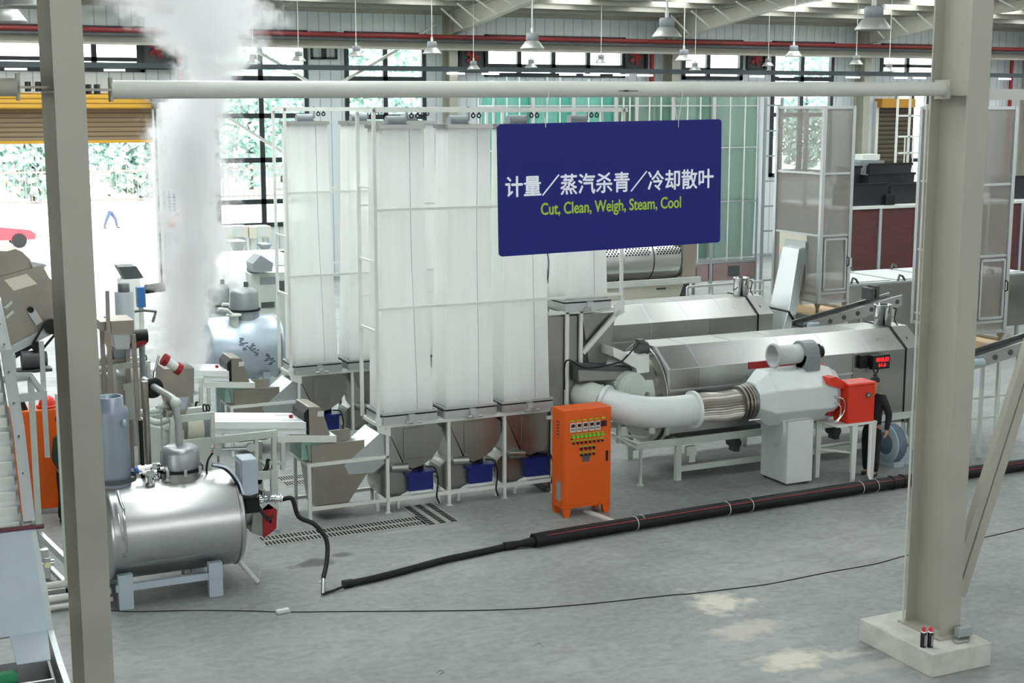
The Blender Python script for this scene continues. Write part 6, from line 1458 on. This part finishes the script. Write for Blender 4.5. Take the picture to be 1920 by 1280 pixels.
lo = MB(); lo.loft([[p, p+V(-.04, 0, 0), p+V(-.04, .04, -hh), p+V(0, .04, -hh)] for p in low]); lo.obj('lower_side_plate', M_galv, t)
gd = MB(); gd.loft([[p+V(-.04, .0, .0), p+V(-1.6, .0, .0), p+V(-1.6, .02, -.02), p+V(-.04, .02, -.02)] for p in (low[0], low[1], low[2])]); gd.obj('guard_sheet', M_greyblue, t)
g2 = MB(); g2.loft([[low[2]+V(-.04, 0, 0), low[2]+V(-.30, 0, 0), low[2]+V(-.30, .01, -.01), low[2]+V(-.04, .01, -.01)], [low[3]+V(-.08, 0, .03), low[3]+V(-.30, 0, .03), low[3]+V(-.30, .01, .02), low[3]+V(-.08, .01, .02)]]); g2.obj('guard_tab', M_greyblue, t)
cr = el(66, 978); MB().cyl(cr+V(.06, 0, -.04), cr+V(-1.6, 0, -.04), .02, n=8).obj('cross_rod', mat('dark_red_rod', '#5a2a36', .5), t)
for k in range(4):
    p = low[3]+V(0, -.12-.22*k, -.10-.09*k); MB().cyl(p+V(-.08, 0, 0), p+V(-1.6, 0, 0), .04, n=14).obj('roller', M_chrome, t)
cn = MB()
for k in range(10): cn.box(low[3]+V(-.16-.1*(k % 5), -.05-.16*(k//5), -.16-.07*(k//5)), low[3]+V(-.1-.1*(k % 5), -.15-.16*(k//5), -.12-.07*(k//5)))
cn.obj('link_chain', M_frame, t)
MB().box(low[3]+V(-.3, -.02, -.12), low[3]+V(-1.6, .05, -.02)).obj('green_bar', mat('green_bar_paint', '#2d8a5e', .5), t)
MB().loft([[p+V(-.06, 0, -.2), p+V(-1.6, 0, -.2), p+V(-1.6, .02, -.24), p+V(-.06, .02, -.24)] for p in low[2:]]).obj('bed_plate', M_blackp, t)
for p in (e[0], low[2]): 
    for dx in (-1.5,): MB().box((XE+dx-.05, p.y+.1, 0), (XE+dx+.05, p.y+.2, p.z-.2)).obj('leg', M_alu, t)
sb = MB()
for k in range(9):
    u = .3+k/9*(len(e)-1.4); i = min(int(u), len(e)-2); p = e[i].lerp(e[i+1], u-i); sb.cyl(p+V(-.05, -.012, .006), p+V(-.05, .0, .006), .007, n=6)
sb.obj('side_screw', M_dkgrey, t)
# ---------------------------------------------------------------- lamps
M_lamp = mat('lamp_grey_alu', '#b9bbb5', .4, .5); D = .46
names = {(1250, 55): 'pendant high bay lamp in front of the rafter above the sign', (1637, 40): 'large pendant high bay lamp left of the right column top', (998, 80): 'pendant high bay lamp left of the sign centre, below the first rafter',
 (810, 92): 'pendant high bay lamp hanging near the foot of the first rafter', (668, 99): 'pendant high bay lamp above the rear bags', (560, 108): 'pendant high bay lamp just right of the steam', (475, 113): 'pendant high bay lamp veiled by the steam',
 (888, 124): 'small pendant lamp left of the four pane window', (996, 121): 'small pendant lamp before the second pane of the four pane window', (1127, 112): 'small pendant lamp before the last pane of the four pane window',
 (1303, 126): 'small far pendant lamp before the two pane window, lower one', (1282, 106): 'pendant lamp left of the two pane window, upper one', (1488, 98): 'pendant lamp before the tall window left of the mesh cabinet', (1605, 114): 'pendant lamp hanging before the wall column above the mesh cabinet',
 (1667, 128): 'small pendant lamp before the far right strip window', (1440, 119): 'small pale pendant lamp right of the two pane window', (14, 22): 'pendant high bay lamp at the upper left corner', (52, -8): 'nearest pendant lamp cut by the top edge left of the column'}
for (px_, py_), wd, hp_ in (((1250, 55), 55, 30), ((1637, 40), 68, 34), ((998, 80), 45, 24), ((810, 92), 35, 18), ((668, 99), 30, 14), ((560, 108), 27, 13), ((475, 113), 25, 12), ((888, 124), 22, 12), ((996, 121), 22, 12), ((1127, 112), 23, 12), ((1303, 126), 22, 12), ((1282, 106), 32, 16), ((1488, 98), 31, 16), ((1605, 114), 25, 14), ((1667, 128), 23, 13), ((1440, 119), 20, 10), ((14, 22), 72, 40), ((52, -8), 95, 44)):
    w_ = D*2667/wd; d = ray(px_, py_+hp_/2); p = V(0, 0, CAM_H)+d*w_
    if p.y > 48: p = A(px_, py_+hp_/2, 48)
    s_ = 1.0
    t = thing('pendant_lamp', names[(px_, py_)], 'lamp', p, 'pendant high bay lamps')
    MB().lathe([(.0, .30), (.10, .30), (.12, .28), (.12, .17), (.09, .15)], p, n=24).obj('lamp_body', M_grey, t)
    MB().lathe([(.09, .16), (.13, .15), (.23, .02), (.235, 0), (.225, .0), (.12, .13), (0, .14)], p, n=32).obj('shade', M_lamp, t)
    MB().cyl(p+V(0, 0, .30), p+V(0, 0, .40), .03, n=10).cyl(p+V(0, 0, .4), V(p.x, p.y, zr(p.y)-.0), .012 if wd < 50 else .018, n=8).obj('stem', M_frame, t)
# ================================================================ PEOPLE AND STEAM
M_skin = mat('skin', '#b98468', .55); M_hair = mat('dark_hair', '#17120f', .6); M_shoe = mat('black_shoe', '#131313', .5)
def skin_mesh(name, chains, m, parent, levels=2, root=0):
    """chains: list of [(point, radius or (rx, ry)), ...]; equal points are shared"""
    key = {}; vs = []; rs = []; es = []
    for ch in chains:
        prev = None
        for p, r in ch:
            k = tuple(round(c, 4) for c in p)
            if k not in key: key[k] = len(vs); vs.append(Vector(p)); rs.append(r if isinstance(r, tuple) else (r, r))
            i = key[k]
            if prev is not None and prev != i: es.append((prev, i))
            prev = i
    me = bpy.data.meshes.new(name); me.from_pydata([tuple(v) for v in vs], es, []); me.materials.append(m)
    o = bpy.data.objects.new(name, me); COL.objects.link(o); o.parent = parent
    o.modifiers.new('skin', 'SKIN')
    if not me.skin_vertices: 
        bpy.context.view_layer.objects.active = o
    for i, r in enumerate(rs):
        me.skin_vertices[0].data[i].radius = r; me.skin_vertices[0].data[i].use_root = (i == root)
    o.modifiers['skin'].use_smooth_shade = True
    sd = o.modifiers.new('sub', 'SUBSURF'); sd.levels = levels; sd.render_levels = levels
    return o
def person(loc, rz, H, label, top_c, leg_c, pose, hair_len=.0, sleeve=True):
    """faces -Y before rotation; pose gives foot / hand offsets"""
    t = thing('person', label, 'person', loc); t.rotation_euler = (0, 0, rz); s = H/1.75
    def P(x, y, z): return (x*s, y*s, z*s)
    lf, rf = pose.get('lf', (.11, 0)), pose.get('rf', (-.11, 0)); le, re_ = pose.get('le', (.27, .03, 1.12)), pose.get('re', (-.27, .03, 1.12))
    lh, rh = pose.get('lh', (.26, -.1, .88)), pose.get('rh', (-.26, -.1, .88)); lk, rk = pose.get('lk', 0), pose.get('rk', 0)
    pel, bel, che, nk0, nk1 = P(0, 0, .95), P(0, 0, 1.1), P(0, .0, 1.3), P(0, .01, 1.45), P(0, -.005, 1.53)
    hd0, hd1, hd2 = P(0, -.02, 1.6), P(0, -.012, 1.67), P(0, -.01, 1.72)
    body = [[(pel, (.15*s, .11*s)), (bel, (.135*s, .1*s)), (che, (.16*s, .11*s)), (nk0, (.075*s, .065*s)), (nk1, (.052*s, .055*s)), (hd0, (.068*s, .085*s)), (hd1, (.075*s, .092*s)), (hd2, (.05*s, .06*s))]]
    jk = [[(P(0, 0, .86), (.165*s, .13*s)), (pel, (.17*s, .13*s)), (bel, (.17*s, .13*s)), (che, (.2*s, .14*s)), (nk0, (.09*s, .08*s))]]
    tr = [[(P(0, 0, 1.02), (.15*s, .115*s)), (pel, (.16*s, .12*s))]]
    for sg_, f_, k_, e_, h_ in ((1, lf, lk, le, lh), (-1, rf, rk, re_, rh)):
        hip, kn, an, toe = P(.09*sg_, 0, .88), P((.09*sg_+f_[0])/2, f_[1]/2-.03+k_, .49), P(f_[0], f_[1], .08), P(f_[0]*1.1, f_[1]-.16, .03)
        sh, el_, wr = P(.18*sg_, .0, 1.41), P(*e_), P(*h_)
        body.append([(pel, (.15*s, .11*s)), (hip, .085*s), (kn, .055*s), (an, .04*s), (toe, .035*s)])
        d = (Vector(wr)-Vector(el_)).normalized(); hand = Vector(wr)+d*.07*s
        body.append([(che, (.16*s, .11*s)), (sh, .055*s), (el_, .04*s), (wr, .027*s), (tuple(hand), (.04*s, .02*s))])
        side = V(0, -1, 0) if abs(d.y) < .8 else V(0, 0, 1); side = (side-d*side.dot(d)).normalized(); inn = V(-sg_, 0, 0)
        for k in range(4):
            o_ = hand+side*((k-1.5)*.021*s); ln = (.075, .085, .08, .062)[k]*s
            body.append([(tuple(hand), (.04*s, .02*s)), (tuple(o_+d*ln*.45), .0095*s), (tuple(o_+d*ln*.85+inn*.012*s), .0085*s), (tuple(o_+d*ln+inn*.03*s), .007*s)])
        o_ = Vector(wr)+d*.03*s+side*.03*s; body.append([(tuple(wr), .027*s), (tuple(o_), .013*s), (tuple(o_+side*.02*s+d*.035*s), .01*s)])
        jk.append([(che, (.2*s, .14*s)), (sh, .09*s), (el_, .066*s), (tuple(Vector(el_).lerp(Vector(wr), 1.08 if sleeve else .3)), .045*s)])
        tr.append([(pel, (.16*s, .12*s)), (hip, .12*s), (kn, .088*s), (tuple(Vector(an)+V(0, 0, -.02*s)), .07*s)])
        sm_ = skin_mesh('shoe', [[(P(f_[0], f_[1]+.04, .05), .048*s), (P(f_[0]*1.03, f_[1]-.06, .045), .045*s), (P(f_[0]*1.08, f_[1]-.17, .035), .035*s)]], M_shoe, t)
    skin_mesh('body', body, M_skin, t)
    skin_mesh('jacket', jk, top_c, t); skin_mesh('trousers', tr, leg_c, t)
    base = t.location
    hr = MB(); q = base+V(*P(0, .012, 1.69)); hr.lathe([(.088*s, -.0*s), (.092*s, .03*s), (.075*s, .075*s), (.04*s, .1*s), (0, .105*s)], q, n=20)
    if hair_len: hr.ball(q+V(0, .01*s, .12*s), .035*s, n=12, m=8)
    hr.obj('hair', M_hair, t)
    fc_ = MB(); hq = base
    fc_.add([hq+V(*P(-.013, -.1, 1.605)), hq+V(*P(.013, -.1, 1.605)), hq+V(*P(0, -.128, 1.61)), hq+V(*P(0, -.1, 1.655))], [(0, 1, 2), (0, 2, 3), (1, 3, 2), (0, 3, 1)]); fc_.obj('nose', M_skin, t)
    ey = MB()
    for k in (-1, 1): ey.ball(hq+V(*P(.03*k, -.098, 1.648)), .011*s, n=10, m=6)
    ey.obj('eyes', M_hair, t)
    MB().box(hq+V(*P(-.022, -.103, 1.572)), hq+V(*P(.022, -.095, 1.58))).obj('mouth', mat('lips', '#8a4f45', .6), t)
    for k in (-1, 1): MB().ball(hq+V(*P(.085*k, 0, 1.63)), .03*s, (.35, .6, 1), 10, 8).obj('ear', M_skin, t)
    return t
M_jblack = mat('black_jacket', '#191a1f', .8); M_jtrous = mat('black_trousers', '#141417', .8)
pp = G(1632, 890)
person((pp.x, pp.y, 0), math.radians(-62), 1.72, 'man in black jacket and trousers standing beside the red burner box', M_jblack, M_jtrous, {'lf': (.1, -.06), 'rf': (-.1, .05), 'lh': (.27, -.02, .86), 'le': (.28, .05, 1.12)}, .1)
p2 = G(118, 978)
person((p2.x+.06, p2.y, 0), math.radians(60), 1.66, 'person in dark green top half hidden behind the left column', mat('dark_green_top', '#16301f', .8), M_jtrous, {'lf': (.09, -.03), 'rf': (-.1, .04)}, .0)
p3 = G(208, 428)
person((p3.x, p3.y, 0), math.radians(80), 1.75, 'person in white shirt walking outside on the bright forecourt', mat('white_shirt', '#f2f2f2', .8), mat('navy_jeans', '#3a4463', .8), {'lf': (.08, -.32), 'rf': (-.08, .34), 'lk': -.06, 'rk': .05, 'lh': (.27, .14, .9), 'rh': (-.27, -.2, .95)}, .0)
# red car / tarp outside at the far left
pc = G(20, 462); t = thing('parked_car', 'red car nose seen outside at the left edge of the doorway', 'car', (pc.x, pc.y, 0))
cb_ = [(-3.2, .35), (1.2, .35), (1.25, .6), (1.0, .78), (-.3, .95), (-.9, 1.4), (-2.6, 1.42), (-3.2, .95)]
MB().prismY([(pc.x+x-.2, z) for x, z in cb_], pc.y-.8, pc.y+.8).obj('car_body', mat('car_red', '#c2303a', .3), t, bevel=.06)
MB().prismY([(pc.x-.55, .97), (pc.x-1.05, 1.36), (pc.x-2.7, 1.36), (pc.x-2.9, .97)], pc.y-.82, pc.y+.82).obj('car_window', M_blackp, t)
for x in (.3, -2.4): 
    MB().cyl((pc.x+x, pc.y-.85, .33), (pc.x+x, pc.y-.65, .33), .33, n=20).obj('wheel', M_black, t)
    MB().cyl((pc.x+x, pc.y+.65, .33), (pc.x+x, pc.y+.85, .33), .33, n=20).obj('wheel', M_black, t)
# ---------------------------------------------------------------- steam rising from the front steamer hopper
def steam():
    path = [(337, 738, 20), (339, 690, 34), (346, 600, 54), (354, 500, 60), (362, 400, 64), (362, 300, 74), (362, 230, 76), (390, 160, 64), (405, 110, 70), (385, 50, 115), (350, 0, 150), (330, -40, 160)]
    Ys = 21.05; pts = [(A(x, y, Ys), r*.0079) for x, y, r in path]
    z0, z1 = pts[0][0].z, pts[-1][0].z; xs2 = [p.x for p, _ in pts]; xmin, xmax = min(xs2)-1.2, max(xs2)+1.2; rmax = 1.6
    b_ = MB(); rings = []
    for p, r in pts:
        rr = r*1.8
        rings.append([V(p.x+rr*math.cos(2*PI*k/20), Ys+min(rr, 1.0)*math.sin(2*PI*k/20), p.z) for k in range(20)])
    b_.loft(rings, smooth=True)
    m = bpy.data.materials.new('white_steam'); m.use_nodes = True; n = m.node_tree.nodes; L = m.node_tree.links; n.clear()
    out = n.new('ShaderNodeOutputMaterial'); vol = n.new('ShaderNodeVolumePrincipled'); L.new(vol.outputs[0], out.inputs['Volume'])
    vol.inputs['Color'].default_value = (.998, .999, .999, 1); vol.inputs['Anisotropy'].default_value = .35
    g = n.new('ShaderNodeTexCoord')
    # slow swirl added to the lookup point
    nz = n.new('ShaderNodeTexNoise'); nz.inputs['Scale'].default_value = 2.0; nz.inputs['Detail'].default_value = 5; L.new(g.outputs['Object'], nz.inputs[0])
    sub = n.new('ShaderNodeVectorMath'); sub.operation = 'SUBTRACT'; sub.inputs[1].default_value = (.5, .5, .5); L.new(nz.outputs['Color'], sub.inputs[0])
    sc = n.new('ShaderNodeVectorMath'); sc.operation = 'MULTIPLY'; sc.inputs[1].default_value = (.8, .5, .3); L.new(sub.outputs[0], sc.inputs[0])
    ad = n.new('ShaderNodeVectorMath'); ad.operation = 'ADD'; L.new(g.outputs['Object'], ad.inputs[0]); L.new(sc.outputs[0], ad.inputs[1])
    sp = n.new('ShaderNodeSeparateXYZ'); L.new(ad.outputs[0], sp.inputs[0])
    sp0 = n.new('ShaderNodeSeparateXYZ'); L.new(g.outputs['Object'], sp0.inputs[0])
    def mr(src, a, b, c, d):
        r = n.new('ShaderNodeMapRange'); r.inputs[1].default_value = a; r.inputs[2].default_value = b; r.inputs[3].default_value = c; r.inputs[4].default_value = d; L.new(src, r.inputs[0]); return r.outputs[0]
    def mt(op, a, b=None):
        x = n.new('ShaderNodeMath'); x.operation = op
        for k, c in ((0, a), (1, b)):
            if c is None: continue
            if isinstance(c, (int, float)): x.inputs[k].default_value = c
            else: L.new(c, x.inputs[k])
        return x.outputs[0]
    zt = mr(sp0.outputs['Z'], z0, z1, 0, 1)
    def ramp(vals):
        r = n.new('ShaderNodeValToRGB'); e = r.color_ramp.elements
        while len(e) < len(vals): e.new(.5)
        for el_, (p, v) in zip(e, vals): el_.position = p; el_.color = (v, v, v, 1)
        L.new(zt, r.inputs[0]); return r.outputs[0]
    us = [(p.z-z0)/(z1-z0) for p, _ in pts]
    cx = mr(ramp([(u, (p.x-xmin)/(xmax-xmin)) for u, (p, _) in zip(us, pts)]), 0, 1, xmin, xmax)
    rr = mr(ramp([(u, r/rmax) for u, (_, r) in zip(us, pts)]), 0, 1, 0, rmax)
    dx = mt('DIVIDE', mt('SUBTRACT', sp.outputs['X'], cx), rr); dy = mt('DIVIDE', mt('SUBTRACT', sp.outputs['Y'], Ys), mt('MINIMUM', rr, .62))
    d = mt('SQRT', mt('ADD', mt('MULTIPLY', dx, dx), mt('MULTIPLY', dy, dy)))
    n2 = n.new('ShaderNodeTexNoise'); n2.inputs['Scale'].default_value = 3.2; n2.inputs['Detail'].default_value = 6; n2.inputs['Roughness'].default_value = .62; L.new(ad.outputs[0], n2.inputs[0])
    den = mt('ADD', mt('SUBTRACT', 1.1, d), mt('MULTIPLY', mt('SUBTRACT', n2.outputs[0], .5), 3.0))
    den = mt('MAXIMUM', mt('MINIMUM', den, 1.0), 0.0)
    thin = ramp([(0, .7), (.08, 1), (.6, 1), (.75, .7), (.85, .45), (1, .3)])
    L.new(mt('MULTIPLY', mt('MULTIPLY', den, thin), 24.0), vol.inputs['Density'])
    o = b_.obj('steam_plume', m); tag(o, 'white steam plume rising from the front steamer to the roof', 'steam', kind='stuff')
steam()
